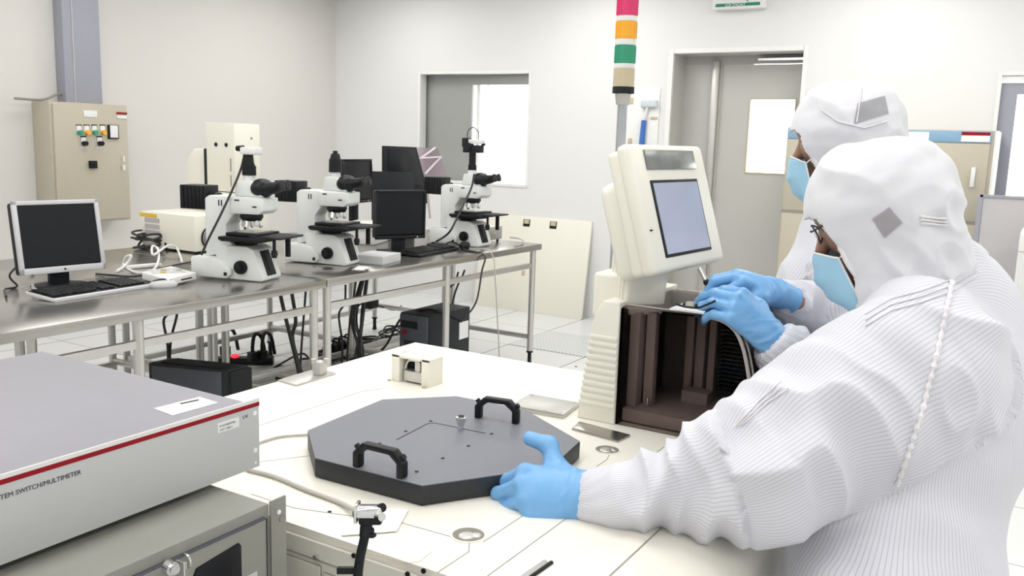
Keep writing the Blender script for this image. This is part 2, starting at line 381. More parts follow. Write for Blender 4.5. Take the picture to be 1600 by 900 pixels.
# ================================================================= MICROSCOPES
def microscope(loc, rz, label, cam='small', s=1.0):
    t = thing('microscope', label, 'microscope', loc, rz, 'microscopes on the steel benches'); t.scale = (s, s, s)
    X = (1, 0, 0); Yp = (0, -1, 0); Z = (0, 0, 1)
    def pr(pts, w, xc=0.0, bev=0.006):   # side profile (d toward front, z), width w
        m = MB(); m.prism(pts, (xc - w / 2, 0, 0), Yp, Z, X, w, bev); return m
    b = pr([(0.14, 0.006), (0.375, 0.0), (0.385, 0.012), (0.335, 0.15), (0.30, 0.165), (0.12, 0.165)], 0.17)
    b.build('base', SCOPE, t, local=True)
    m = pr([(0.0, 0.006), (0.20, 0.006), (0.225, 0.03), (0.225, 0.055), (0.17, 0.095), (0.10, 0.105), (0.0, 0.105)], 0.215, 0, 0.012); m.build('rear_housing', SCOPE, t, local=True)
    m = pr([(0.055, 0.10), (0.24, 0.14), (0.18, 0.19), (0.17, 0.26), (0.215, 0.315), (0.36, 0.32), (0.36, 0.40), (0.08, 0.40), (0.055, 0.385)], 0.12, 0, 0.008)
    m.build('column', SCOPE, t, local=True)
    m = pr([(0.20, 0.318), (0.355, 0.318), (0.38, 0.338), (0.38, 0.395), (0.20, 0.395)], 0.14, 0, 0.006); m.build('arm_head', SCOPE, t, local=True)
    for c_, z_ in (((-0.061, -0.135, 0.365), (0.002, 0.005, 0.028)), ((-0.061, -0.15, 0.365), (0.002, 0.005, 0.028)), ((-0.071, -0.24, 0.383), (0.003, 0.025, 0.006)), ((-0.071, -0.335, 0.355), (0.003, 0.022, 0.006))):
        m = MB(); m.box(c_, z_); m.build('vent_slot', BLACK, t, local=True)
    # front rocker panel lying on the sloped face
    sl = Matrix.Rotation(-math.atan2(0.05, 0.138), 3, 'X'); m = MB()
    m.box((0, -0.3605, 0.083), (0.075, 0.008, 0.125), sl, 0.002)
    pn = m.build('control_panel', BLACKM, t, local=True)
    m = MB(); m.box((0, -0.365, 0.085), (0.035, 0.006, 0.08), sl, 0.002); m.build('rocker', BLACK, pn, local=True)
    for sx in (-1, 1):
        m = MB(); m.cyl((sx * 0.084, -0.27, 0.065), (sx * 0.108, -0.27, 0.065), 0.031, 0.029, 28); m.cyl((sx * 0.108, -0.27, 0.065), (sx * 0.122, -0.27, 0.065), 0.019, 0.017, 24)
        for k in range(20): m.cyl((sx * 0.086, -0.27 + 0.031 * math.cos(k * PI / 10), 0.065 + 0.031 * math.sin(k * PI / 10)), (sx * 0.106, -0.27 + 0.03 * math.cos(k * PI / 10), 0.065 + 0.03 * math.sin(k * PI / 10)), 0.0025, seg=6)
        m.build('focus_knob', BLACK, t, local=True)
    m = MB(); m.box((-0.109, -0.195, 0.03), (0.004, 0.016, 0.016), None, 0.001); m.build('socket', BLACK, t, local=True)
    m = MB(); m.box((0, 0.015, 0.385), (0.115, 0.14, 0.115), None, 0.004)
    for k in range(6): m.box((0, -0.045 + k * 0.022, 0.385), (0.121, 0.006, 0.105))
    m.cyl((0, -0.05, 0.375), (0, -0.10, 0.375), 0.035); m.build('lamp_housing', BLACK, t, local=True)
    # trinocular head
    m = MB(); m.prism([(0.21, 0.40), (0.36, 0.40), (0.33, 0.455), (0.30, 0.475), (0.225, 0.475)], (-0.045, 0, 0), Yp, Z, X, 0.09, 0.006)
    m.cyl((0, -0.265, 0.47), (0, -0.265, 0.50), 0.03, 0.028, 28); m.build('viewing_head', SCOPE, t, local=True)
    m = MB(); m.sph((0, -0.335, 0.44), 0.05, (1.25, 1.1, 0.95), 20)
    for sx in (-1, 1):
        a = Vector((sx * 0.022, -0.345, 0.435)); d = Vector((sx * 0.05, -0.95, 0.2)).normalized()
        m.cyl(a, a + d * 0.06, 0.032, 0.027, 20); m.cyl(a + d * 0.06, a + d * 0.10, 0.026, 0.022, 20); m.lathe([(0.02, 0), (0.023, 0.006), (0.027, 0.02), (0.024, 0.021)], a + d * 0.098, d, 20)
    m.build('eyepiece_tubes', BLACK, t, local=True)
    # nosepiece and objectives
    m = MB(); m.lathe([(0.03, 0.325), (0.052, 0.32), (0.055, 0.30), (0.045, 0.283), (0.02, 0.28)], (0, -0.275, 0), (0, 0, 1), 28); np_ = m.build('nosepiece', BLACK, t, local=True)
    for k in range(5):
        a = 2 * PI * k / 5 + 0.5; d = Vector((math.cos(a) * 0.28, math.sin(a) * 0.28, -1)).normalized(); p = Vector((math.cos(a) * 0.033, -0.275 + math.sin(a) * 0.033, 0.29))
        L = (0.048, 0.040, 0.052, 0.036, 0.045)[k]
        o = MB(); o.cyl(p, p + d * L * 0.75, 0.0125); o.cyl(p + d * L * 0.75, p + d * L, 0.0125, 0.006); ob = o.build('objective', WHITEP if k % 2 else CHROME, np_, local=True)
        o = MB(); o.cyl(p + d * L * 0.35, p + d * L * 0.5, 0.0128); o.build('colour_ring', (RED, YELLOW, BLUE, GREEN, TLB)[k], ob, local=True) if False else o.bm.free()
    # stage
    m = MB(); m.box((0, -0.28, 0.222), (0.20, 0.17, 0.014), None, 0.002); m.box((0.0, -0.30, 0.205), (0.28, 0.24, 0.016), None, 0.002); m.box((0, -0.25, 0.19), (0.13, 0.22, 0.016), None, 0.002)
    st = m.build('stage', BLACK, t, local=True)
    m = MB(); m.box((0.0, -0.41, 0.214), (0.21, 0.17, 0.010), None, 0.003); m.build('stage_plate', BLACKM, st, local=True)
    m = MB(); m.box((0, -0.285, 0.231), (0.12, 0.11, 0.004)); m.build('stage_glass', ALU, st, local=True)
    m = MB(); m.box((0, -0.235, 0.172), (0.08, 0.10, 0.03), None, 0.004); m.box((0, -0.225, 0.15), (0.06, 0.07, 0.03)); m.build('stage_bracket', BLACK, st, local=True)
    m = MB(); m.box((0.06, -0.435, 0.16), (0.018, 0.022, 0.10), None, 0.003); m.build('stage_guide', BLACK, st, local=True)
    m = MB(); m.cyl((-0.04, -0.42, 0.205), (-0.04, -0.42, 0.15), 0.008); m.cyl((-0.04, -0.42, 0.15), (-0.04, -0.42, 0.128), 0.014, 0.017, 16)
    m.cyl((-0.04, -0.42, 0.13), (-0.04, -0.42, 0.115), 0.013); m.build('stage_handle', BLACK, st, local=True)
    if cam == 'white':
        m = MB(); m.cyl((0, -0.265, 0.50), (0, -0.265, 0.545), 0.033, 0.033, 28); m.cyl((0, -0.265, 0.545), (0, -0.265, 0.555), 0.027); m.cyl((0, -0.265, 0.555), (0, -0.265, 0.60), 0.024, 0.02, 24)
        c = m.build('camera_adapter', BLACK, t, local=True)
        m = MB(); m.box((0.005, -0.275, 0.615), (0.07, 0.085, 0.035), None, 0.008); m.build('camera', WHITEP, c, local=True)
        m = MB(); m.cyl((0, -0.235, 0.625), (0, -0.20, 0.625), 0.016, 0.013, 16); m.build('camera_plug', BLACK, c, local=True)
    elif cam == 'small':
        m = MB(); m.cyl((0, -0.265, 0.50), (0, -0.265, 0.57), 0.036, 0.034, 28); m.cyl((0, -0.265, 0.57), (0, -0.265, 0.60), 0.03, 0.022, 24); m.cyl((0, -0.265, 0.60), (0, -0.265, 0.615), 0.013, 0.012)
        m.build('camera_adapter', BLACK, t, local=True)
    else:
        m = MB(); m.cyl((0, -0.265, 0.49), (0, -0.265, 0.535), 0.028); m.cyl((0, -0.265, 0.535), (0, -0.265, 0.62), 0.023); c = m.build('camera_adapter', BLACK, t, local=True)
        m = MB(); m.box((0, -0.27, 0.64), (0.06, 0.13, 0.05), None, 0.003); m.box((0, -0.215, 0.68), (0.055, 0.04, 0.06), None, 0.003); m.cyl((0, -0.25, 0.655), (-0.045, -0.25, 0.655), 0.026, 0.024, 20); m.cyl((0, -0.335, 0.67), (0, -0.36, 0.67), 0.008)
        cc = m.build('camera', BLACKM, c, local=True)
        m = MB(); m.box((0.0, -0.295, 0.687), (0.055, 0.10, 0.03), None, 0.004); m.build('camera_cover', WHITEP, c, local=True)
        m = MB(); m.tube([(0, -0.22, 0.70), (0, -0.225, 0.755), (0, -0.265, 0.78), (0, -0.305, 0.75), (0, -0.31, 0.70)], 0.003); m.build('handle_wire', CABLE, c, local=True)
    return t
RZ = math.radians
p = onz(296, 434, ZT); microscope((p[0] + 0.105, 3.20, ZT), RZ(15), 'grey microscope nearest the keyboard, tallest stack of camera parts with white top', 'white', 0.9)
microscope((3.26, 3.25, 0.78), RZ(12), 'grey microscope in the middle of the three, with slim black camera tube', 'small', 0.9)
microscope((4.46, 3.22, 0.78), RZ(1), 'grey microscope at the right end of the bench, black camera block on top', 'block', 0.9)

# ================================================================= MONITORS AND KEYBOARDS
def monitor(loc, az, tilt, w, h, zc, bez, frame_m, name, label, foot='round', group=None, logo=False, depth=0.045):
    """local frame: screen faces -y"""
    t = thing(name, label, 'monitor', loc, math.radians(az + 90), group)
    R = Matrix.Rotation(-math.radians(tilt), 3, 'X'); c = Vector((0, 0, zc - loc[2]))
    m = MB()
    for a, b, sx, sz in ((0, h / 2 - bez / 2, w, bez), (0, -h / 2 + bez * 0.75, w, bez * 1.5), (-w / 2 + bez / 2, 0, bez, h), (w / 2 - bez / 2, 0, bez, h)):
        m.box(c + R @ Vector((a, 0, b)), (sx, 0.02, sz), R, 0.003)
    fr = m.build('bezel', frame_m, t, local=True)
    m = MB(); m.box(c + R @ Vector((0, 0.003, 0.01)), (w - 2 * bez + .004, 0.014, h - 2 * bez - 0.005), R); m.build('screen', SCREEN, t, local=True)
    m = MB(); m.box(c + R @ Vector((0, 0.01 + depth / 2, 0)), (w - 0.006, depth, h - 0.006), R, 0.01); m.box(c + R @ Vector((0, 0.02 + depth, 0)), (w * 0.6, depth * .8, h * 0.6), R, 0.012); m.build('back_shell', BLACK if frame_m is not SILVER else BLACKM, t, local=True)
    zb = -loc[2] + zc - h / 2
    m = MB(); m.box((0, 0.03, zb / 2 + 0.02), (0.075 if foot != 'neck' else 0.035, 0.03, max(0.02, zb + 0.05)), None, 0.004); m.build('stand', BLACKM, t, local=True)
    m = MB(); m.sph((0, 0.02, 0.006), 0.11, (1.0, 0.85, 0.07), 32) if foot == 'round' else m.box((0, 0.02, 0.006), (0.2, 0.16, 0.012), None, 0.005)
    m.build('foot', BLACKM, t, local=True)
    m = MB(); m.cyl(c + R @ Vector((0 if frame_m is SILVER else 0.1, -0.0095, -h / 2 + bez * .75)), c + R @ Vector((0 if frame_m is SILVER else .1, -0.0125, -h / 2 + bez * .75)), 0.004); m.build('power_button', BLACK if frame_m is SILVER else SILVER, fr, local=True)
    return t
monitor((2.075, 3.34, ZT), 262, 10, 0.332, 0.286, 0.978, 0.017, SILVER, 'computer_monitor', 'silver framed computer monitor at the left end of the bench', 'round')
monitor((3.87, 3.05, 0.78), 244, -2, 0.30, 0.268, 0.99, 0.013, BLACK, 'computer_monitor', 'black computer monitor with thin foot beside the rightmost microscope', 'flat')
monitor((4.40, 3.82, ZT), 280, 4, 0.36, 0.28, 1.125, 0.012, BLACK, 'computer_monitor', 'black monitor with silver edge behind the middle microscope', 'flat')
monitor((4.84, 3.62, 0.0), 236, -6, 0.36, 0.36, 1.17, 0.015, BLACK, 'computer_monitor', 'tall black monitor standing highest, behind the black bench monitor', 'neck') if False else None

def keyboard(x, y, z, rz, label, cols, rows, w, d, base_m, group=None):
    t = thing('computer_keyboard', label, 'keyboard', (x, y, z), rz)
    R = Matrix.Rotation(RZ(4), 3, 'X')
    m = MB(); m.box((0, 0, 0.011), (w, d, 0.014), R, 0.004); m.build('case', base_m, t, local=True)
    m = MB(); m.box((0, 0.002, 0.0185), (w - 0.01, d - 0.025, 0.004), R, 0.001); m.build('key_bed', BLACK, t, local=True)
    m = MB(); kw = (w - 0.022) / cols; kd = (d - 0.04) / rows
    for i in range(cols):
        for j in range(rows):
            if i in (int(cols * .68), ) : continue
            if j == 0 and cols * .22 < i < cols * .46 and i != int(cols * .34): continue
            ww = kw * 0.84 if not (j == 0 and i == int(cols * .34)) else kw * 5
            xx = -w / 2 + 0.011 + (i + .5) * kw; yy = -d / 2 + 0.022 + (j + .5) * kd
            m.box((xx, yy, 0.0235 + yy * math.tan(RZ(4))), (ww, kd * 0.82, 0.007), R, 0.0012, 1)
    tag(m.build('keys', BLACK, t, local=True), kind='stuff')
    return t
keyboard(2.07, 3.145, ZT, RZ(4), 'black keyboard with light grey front edge before the silver monitor', 20, 6, 0.43, 0.17, SILVER)
keyboard(3.985, 2.945, 0.78, RZ(6), 'all black keyboard at the bench edge before the black monitor', 20, 6, 0.44, 0.16, BLACK)
def mouse(x, y, z, rz, label):
    t = thing('computer_mouse', label, 'computer mouse', (x, y, z), rz)
    m = MB(); m.sph((0, 0, 0.008), 0.055, (0.55, 1.0, 0.42), 24); m.build('body', SILVER, t, local=True)
    m = MB(); m.sph((0, -0.002, 0.014), 0.048, (0.42, 0.95, 0.42), 24); m.build('top_cover', BLACK, t, local=True)
    m = MB(); m.cyl((-0.004, -0.025, 0.031), (0.004, -0.025, 0.031), 0.008); m.build('wheel', SILVER, t, local=True)
mouse(2.33, 3.055, ZT, RZ(-127), 'silver and black computer mouse right of the silver edged keyboard')

# white device with buttons (controller) beside the first microscope
q = [onz(222, 438, ZT), onz(262, 449, ZT), onz(307, 438, ZT), onz(268, 427, ZT)]
t = thing('scope_controller', 'flat white control unit with round buttons beside the mouse', 'control unit', sum(q) / 4)
m = MB(); m.prism([(v[0], v[1]) for v in q], (0, 0, ZT + 0.004), (1, 0, 0), (0, 1, 0), (0, 0, 1), 0.03, 0.004); m.build('case', WHITEP, t)
cc = sum(q) / 4
m = MB(); m.box((cc[0] + 0.01, cc[1] + 0.03, ZT + 0.035), (0.13, 0.12, 0.003), Matrix.Rotation(RZ(-25), 3, 'Z')); m.build('key_field', SILVER, t)
for i in range(3):
    for j in range(2):
        m = MB(); p = (cc[0] - 0.03 + i * 0.04, cc[1] + 0.0 + j * 0.05, ZT + 0.036); m.cyl(p, (p[0], p[1], p[2] + 0.006), 0.012); b = m.build('button', YELLOW if (i == 0 and j == 0) else (WHITEP if (i + j) % 2 else GREYP), t)
m = MB(); a = q[1] * .55 + q[2] * .45; b_ = q[1] * .2 + q[2] * .8; m.tube([a + [0.002, -.002, .018], b_ + [0.002, -.002, .018]], 0.003, 6, False); m.build('slot', BLACK, t)

# ================================================================= REAR BENCH EQUIPMENT
# fan box
t = thing('instrument_box', 'low cream instrument box with round fan grille and yellow label, behind the cables', 'instrument', (3.14, 4.0, ZT))
m = MB(); m.bx(3.07, 3.32, 3.763, 4.19, ZT + 0.012, 0.975, 0.006); m.build('case', CREAM, t)
m = MB(); m.lathe([(0.058, 0), (0.058, 0.004), (0.052, 0.006), (0.0, 0.006)], (3.165, 3.76, 0.858), (0, -1, 0)); fn = m.build('fan_grille', BLACKM, t)
m = MB()
for r_ in (0.05, 0.04, 0.03): m.tube([(3.165 + r_ * math.cos(a), 3.752, 0.858 + r_ * math.sin(a)) for a in [k * PI / 10 for k in range(21)]], 0.0018, 5, False)
m.cyl((3.165, 3.755, 0.858), (3.165, 3.750, 0.858), 0.022); m.build('guard_rings', SILVER, fn)
m = MB(); m.bx(3.145, 3.18, 3.752, 3.76, 0.925, 0.97); m.build('power_inlet', BLACK, t)
m = MB(); m.bx(3.068, 3.0705, 4.06, 4.20, 0.945, 0.965); m.build('yellow_label', YELLOW, t)
m = MB()
for z in (0.918, 0.885, 0.852): m.bx(3.068, 3.0705, 4.04, 4.16, z, z + 0.024)
m.build('grey_label', GREYP, t)
for x in (3.09, 3.34):
    for y in (3.78, 4.2):
        m = MB(); m.cyl((x, y, ZT), (x, y, ZT + 0.013), 0.012); m.build('foot', BLACK, t)
# cream tower box
t = thing('instrument_tower', 'tall cream instrument tower with two dark holes, standing behind the leftmost microscope', 'instrument', (3.42, 3.9, ZT))
m = MB(); m.bx(3.33, 3.51, 3.75, 3.97, 1.09, 1.455, 0.004); m.build('case', CREAM, t)
m = MB(); m.bx(3.335, 3.55, 3.73, 3.99, ZT, 1.05, 0.01); m.bx(3.33, 3.53, 3.74, 3.98, 1.06, 1.085, 0.004); m.build('lower_case', CREAM, t)
m = MB(); m.bx(3.35, 3.49, 3.77, 3.95, 1.045, 1.095); m.build('joint', SEAM, t)
for y in (3.81, 3.89):
    m = MB(); m.cyl((3.333, y, 1.34), (3.326, y, 1.34), 0.011, seg=16); m.build('hole_plug', BLACK, t)
m = MB()
for z0, z1 in ((1.2, 1.27), (1.12, 1.18)): m.bx(3.326, 3.331, 3.775, 3.780, z0, z1)
m.build('slot', SEAM, t)
m = MB(); m.cyl((3.45, 3.752, 1.38), (3.45, 3.746, 1.38), 0.006); m.build('screw', SEAM, t)
# cream chamfered box behind
m = MB(); m.prism([(4.225, ZT), (4.225, 1.24), (4.16, 1.31), (4.04, 1.31), (4.04, ZT)], (3.40, 0, 0), (0, 1, 0), (0, 0, 1), (1, 0, 0), 0.16, 0.006)
tag(m.build('instrument_cover', CREAM), 'cream cover with chamfered top corner behind the tall cream tower', 'instrument')
t = thing('thin_display', 'thin black panel standing edge-on left of the tall cream tower', 'panel', (3.3, 3.85, ZT))
m = MB(); m.bx(3.345, 3.385, 3.99, 4.01, 0.95, 1.315, 0.003); m.build('screen', BLACK, t)
m = MB(); m.bx(3.355, 3.375, 3.995, 4.008, ZT, 0.96, 0.002); m.build('stand', BLACKM, t)
# tall black monitor on floor-standing rack behind black monitor
t = thing('display_terminal', 'tall black display unit standing above the black monitor, window behind it', 'display', (4.55, 3.6, ZT))
P = [ony(x, y, 3.58) for x, y in ((606, 228), (651, 230), (667, 292), (668, 318), (606, 318))]
m = MB(); m.prism([(p[0], p[2]) for p in P], (0, 3.58, 0), (1, 0, 0), (0, 0, 1), (0, 1, 0), 0.05, 0.004); m.build('case', BLACKM, t)
P = [ony(x, y, 3.566) for x, y in ((609, 232), (648, 234), (662, 290), (609, 288))]
m = MB(); m.prism([(p[0], p[2]) for p in P], (0, 3.566, 0), (1, 0, 0), (0, 0, 1), (0, 1, 0), 0.014, 0.002); m.build('screen', SCREEN, t)
P = [ony(x, y, 3.49) for x, y in ((594, 268), (648, 270), (648, 372), (594, 372))]
m = MB(); m.prism([(p[0], max(0.777, p[2])) for p in P], (0, 3.49, 0), (1, 0, 0), (0, 0, 1), (0, 1, 0), 0.07, 0.004); m.build('lower_case', BLACKM, t)
t = thing('acrylic_cover', 'pinkish see-through acrylic cover with pale strips for its reflections beside the tall black unit', 'acrylic cover', (4.9, 3.6, ZT))
A, B_, C_, D_ = [ony(x, y, 3.6) for x, y in ((650, 230), (684, 232), (702, 287), (667, 294))]
m = MB(); m.prism([(p[0], p[2]) for p in (A, B_, C_, D_)], (0, 3.6, 0), (1, 0, 0), (0, 0, 1), (0, 1, 0), 0.008); m.build('sheet', ACRY, t)
PKW = mat('pale_pink_reflection', (0.80, 0.72, 0.78), 0.4)
for a, b in (((655, 247), (689, 245)), ((689, 245), (664, 272)), ((680, 231), (659, 246))):
    m = MB(); m.tube([ony(*a, 3.59), ony(*b, 3.59)], 0.007, 4, False); m.build('reflection_strip', PKW, t)  # pale strips modelled in place of reflections across the sheet
m = MB(); m.tube([ony(667, 292, 3.6), onz(672, 340, 0.777)], 0.01, 6, False); m.tube([ony(698, 287, 3.6), onz(694, 352, 0.777)], 0.01, 6, False); m.build('stand_rod', ALU, t)

# white flat boxes
t = thing('flat_white_case', 'flat white case lying behind the middle microscope', 'case', (4.2, 3.32, 0.78))
R_ = Matrix.Rotation(RZ(20), 3, 'Z')
m = MB(); m.box((4.12, 3.50, 0.885), (0.26, 0.2, 0.04), R_, 0.006); m.build('lid', CREAM, t)
m = MB(); m.box((4.12, 3.50, 0.822), (0.24, 0.18, 0.086), R_, 0.006); m.build('base', WHITEP, t)
CARD = mat('pale_card', (0.62, 0.63, 0.64), 0.6)
t = thing('card_box', 'small pale card box at the bench edge left of the all black keyboard', 'box', (3.5, 2.88, 0.78))
R_ = Matrix.Rotation(RZ(12), 3, 'Z')
m = MB(); m.box((3.49, 2.90, 0.801), (0.20, 0.17, 0.042), R_, 0.002); m.build('carton', CARD, t)
m = MB()
for k in range(3): m.box((3.49, 2.90, 0.788 + k * 0.013), (0.202, 0.172, 0.0012), R_)
m.build('paper_edges', GREYP, t)
# grey power supply at bench end
t = thing('power_supply', 'small grey metal power supply on the bench end beside the rightmost microscope', 'power supply', (4.7, 2.98, 0.78))
P = [onz(764, 384, 0.79), onz(794, 379, 0.79)]
m = MB(); m.bx(4.63, 4.79, 2.96, 3.18, 0.795, 0.876, 0.003); m.build('case', ALU, t)
m = MB(); m.bx(4.622, 4.63, 2.965, 3.175, 0.80, 0.872, 0.002); m.build('side_panel', BLACKM, t)
for x in (4.65, 4.77):
    m = MB(); m.cyl((x, 2.98, 0.779), (x, 2.98, 0.797), 0.008); m.build('foot', BLACK, t)
m = MB(); m.cyl((4.70, 2.961, 0.835), (4.70, 2.952, 0.835), 0.007); m.build('knob', SILVER, t)

# ================================================================= CABLES ON THE BENCHES
def cable(name, label, pts, r=0.004, m_=CABLE, group=None, cat='cable'):
    m = MB(); m.tube(pts, r, 8, True, 7); return tag(m.build(name, m_), label, cat, group)
zc = ZT + 0.006
cable('camera_cable', 'black cable hanging from the white camera down the left microscope', [ony(383, 236, 2.98), ony(377, 262, 2.99), ony(366, 290, 3.0), ony(345, 335, 3.02), ony(325, 375, 3.06), ony(315, 398, 3.1)], 0.005)
cable('camera_cable', 'black cable hanging from the block camera of the right microscope', [ony(741, 272, 2.86), ony(737, 292, 2.86), ony(726, 316, 2.86), ony(712, 345, 2.87), ony(700, 365, 2.9), onz(680, 378, 0.787), onz(668, 382, 0.787)], 0.006)
def loops(c, n, rx, ry, rz_, seed):
    random.seed(seed); pts = []
    for k in range(n):
        a = k * 1.9 + random.random() * 0.8
        pts.append((c[0] + rx * math.cos(a) * (0.5 + 0.5 * random.random()), c[1] + ry * math.sin(a) * (0.5 + 0.5 * random.random()), c[2] + rz_ * random.random()))
    return pts
c0 = onz(240, 388, ZT)
cable('cable_tangle', 'tangled black power cord heaped before the low cream box', loops((c0[0], c0[1], ZT + 0.008), 26, 0.13, 0.11, 0.085, 3), 0.006)
t = thing('power_adapter', 'black power adapter in the cord tangle before the low cream box', 'adapter', (c0[0] + .03, c0[1] - .05, ZT))
m = MB(); m.box((c0[0] + .05, c0[1] - .12, ZT + 0.022), (0.13, 0.06, 0.042), Matrix.Rotation(RZ(20), 3, 'Z'), 0.005); m.build('body', BLACK, t)
m = MB(); m.box((c0[0] + .05, c0[1] - .12, ZT + 0.05), (0.05, 0.05, 0.022), Matrix.Rotation(RZ(40), 3, 'Z'), 0.004); m.build('white_plug', WHITEP, t)
pw = [onz(182, 424, zc), onz(196, 414, zc + .01), onz(205, 400, zc + .05), onz(196, 402, zc + .04), onz(194, 415, zc), onz(215, 426, zc), onz(240, 421, zc), onz(248, 404, zc + .03), onz(246, 388, zc + .06), onz(238, 385, zc + .07), onz(240, 398, zc + 0.05), onz(262, 384, zc + .06), onz(276, 388, zc + .03), onz(285, 410, zc)]
cable('looped_cable', 'looped white cord on the bench left of the white control unit', pw, 0.0055, CABLEW)
cable('bench_cable', 'black cord lying across the bench behind the silver mouse', [onz(150, 428, zc), onz(175, 430, zc), onz(200, 432, zc), onz(222, 430, zc), onz(250, 420, zc), onz(290, 411, zc), onz(310, 409, zc)], 0.005)
m = MB(); p0 = onz(225, 418, ZT); m.box((p0[0], p0[1], ZT + .008), (0.16, 0.035, 0.014), Matrix.Rotation(RZ(-10), 3, 'Z'), 0.003); tag(m.build('adapter_strip', WHITEP), 'slim white adapter strip under the white cord', 'adapter')
cable('monitor_cable', 'black cable behind the foot of the silver monitor', [(2.0, 3.42, 0.90), (1.93, 3.45, 0.83), (1.95, 3.44, ZT + .006), (1.88, 3.40, ZT + .006), (1.80, 3.25, ZT + 0.006)], 0.004)
cable('monitor_cable', 'grey cable looping beside the foot of the silver monitor', [(2.03, 3.42, 0.88), (1.97, 3.36, 0.84), (1.955, 3.33, ZT + .006), (2.0, 3.26, ZT + 0.006)], 0.006, CABLEG)
cable('keyboard_cable', 'thin black cable running over the bench edge by the black keyboard', [onz(690, 385, .785), onz(705, 378, 0.80), onz(722, 385, .79), onz(728, 391, .785), (4.17, 2.69, 0.77), (4.14, 2.685, 0.68), (4.05, 2.66, 0.52), (3.97, 2.70, 0.42)], 0.005)
m = MB(); p0 = onz(726, 388, .78); m.box((p0[0], p0[1], .797), (0.10, 0.06, 0.034), Matrix.Rotation(RZ(30), 3, 'Z'), 0.012, 3); tag(m.build('black_adapter', BLACK), 'small black adapter at the bench edge right of the black keyboard', 'adapter')
cable('thin_cable', 'thin grey cable hanging from the bench edge to the floor beside the black computer', [onz(733, 388, .785), (4.24, 2.69, 0.78), (4.25, 2.66, 0.6), (4.28, 2.65, 0.3), (4.36, 2.66, 0.01), (4.5, 2.62, 0.006)], 0.0035, CABLEG)
cable('curved_cable', 'grey cable curving on the far end of the bench', [onz(797, 371, .785), onz(812, 373, .785), onz(818, 379, .785), onz(805, 384, .785)], 0.005, CABLEG)

# ================================================================= UNDER THE BENCHES
# computer lying on its side, left
ct = [onz(231, 565, 0.43), onz(356, 577, 0.43), onz(389, 569, 0.43)]
ct.append(ct[0] + ct[2] - ct[1])
t = thing('computer_tower', 'black computer tower standing under the left bench, top just visible over the instrument', 'computer', (ct[0][0] / 2 + ct[2][0] / 2, ct[0][1] / 2 + ct[2][1] / 2, 0))
m = MB(); m.prism([(v[0], v[1]) for v in ct], (0, 0, 0.015), (1, 0, 0), (0, 1, 0), (0, 0, 1), 0.412, 0.008); m.build('case', PCM, t)
dn_ = nrm0 = (ct[1] - ct[0]) / np.linalg.norm(ct[1] - ct[0]); nn_ = (ct[1] - ct[2]) / np.linalg.norm(ct[1] - ct[2])
q = [ct[0] + dn_ * .02, ct[1] - dn_ * .03, ct[1] - dn_ * .03 + nn_ * .004, ct[0] + dn_ * .02 + nn_ * .004]
m = MB(); m.prism([(v[0], v[1]) for v in q], (0, 0, 0.03), (1, 0, 0), (0, 1, 0), (0, 0, 1), 0.385, 0.001); m.build('side_panel', PCG, t)
q = [ct[1], ct[2], ct[2] + dn_ * .015, ct[1] + dn_ * .015]
m = MB(); m.prism([(v[0], v[1]) for v in q], (0, 0, 0.02), (1, 0, 0), (0, 1, 0), (0, 0, 1), 0.40, 0.004); m.build('front_bezel', BLACK, t)
q = [v * .75 + sum(ct) / 4 * .25 for v in ct]
m = MB(); m.prism([(v[0], v[1]) for v in q], (0, 0, 0.0), (1, 0, 0), (0, 1, 0), (0, 0, 1), 0.016); m.build('foot', BLACK, t)
m = MB(); m.prism([(v[0], v[1]) for v in q], (0, 0, 0.427), (1, 0, 0), (0, 1, 0), (0, 0, 1), 0.004); m.build('top_grille', BLACKM, t)
def strip(p, rz, label, led=True, n=4):
    t = thing('power_strip', label, 'power strip', p, rz)
    m = MB(); m.box((0, 0, 0.022), (0.32, 0.06, 0.044), None, 0.005); m.build('body', BLACK, t, local=True)
    for k in range(n):
        m = MB(); m.box((-0.11 + k * 0.065, 0, 0.062), (0.045, 0.042, 0.045), None, 0.005); m.tube([(-0.11 + k * 0.065, 0, 0.08), (-0.11 + k * .065, -0.01, 0.12), (-0.08 + k * .065, -0.06, 0.10), (-0.07 + k * .065, -0.10, 0.01)], 0.006, 8)
        m.build('plug', BLACK, t, local=True)
    m = MB(); m.box((-0.145, -0.026, 0.045), (0.022, 0.012, 0.016), None, 0.003); m.build('red_switch', REDLED, t, local=True)
pp = onz(367, 556, 0.06)
t = thing('power_strip', 'black power strip with glowing red switch behind the standing tower under the left bench', 'power strip', (pp[0], pp[1], 0))
R_ = Matrix.Rotation(RZ(-50), 3, 'Z')
m = MB(); m.box((pp[0] + .05, pp[1] - .02, 0.024), (0.36, 0.07, 0.046), R_, 0.005); m.build('body', BLACK, t)
m = MB(); m.box(pp, (0.035, 0.035, 0.02), None, 0.004); m.build('red_switch', REDLED, t)
for (x, y) in ((352, 553), (395, 562), (410, 560)):
    a = onz(x, y, 0.05); m = MB(); m.tube([a, a + [0, 0, .09], a + [0.03, 0.01, 0.15], a + [0.09, 0.02, 0.12], a + [0.13, 0.03, 0.0]], 0.011, 8); m.box(a + [0, 0, .02], (0.05, 0.05, 0.06), None, 0.006); m.build('plug', BLACK, t)
strip((3.92, 3.56, 0.10), RZ(10), 'black power strip with glowing red switch under the middle of the benches')
# footboard the strip rests on
m = MB(); m.bx(3.45, 4.6, 3.47, 3.66, 0.07, 0.098, 0.003); m.bx(3.5, 3.54, 3.48, 3.65, 0, 0.07); m.bx(4.5, 4.54, 3.48, 3.65, 0, 0.07); tag(m.build('footboard', STEELR), 'low metal footboard under the benches carrying the power strip', 'footboard')
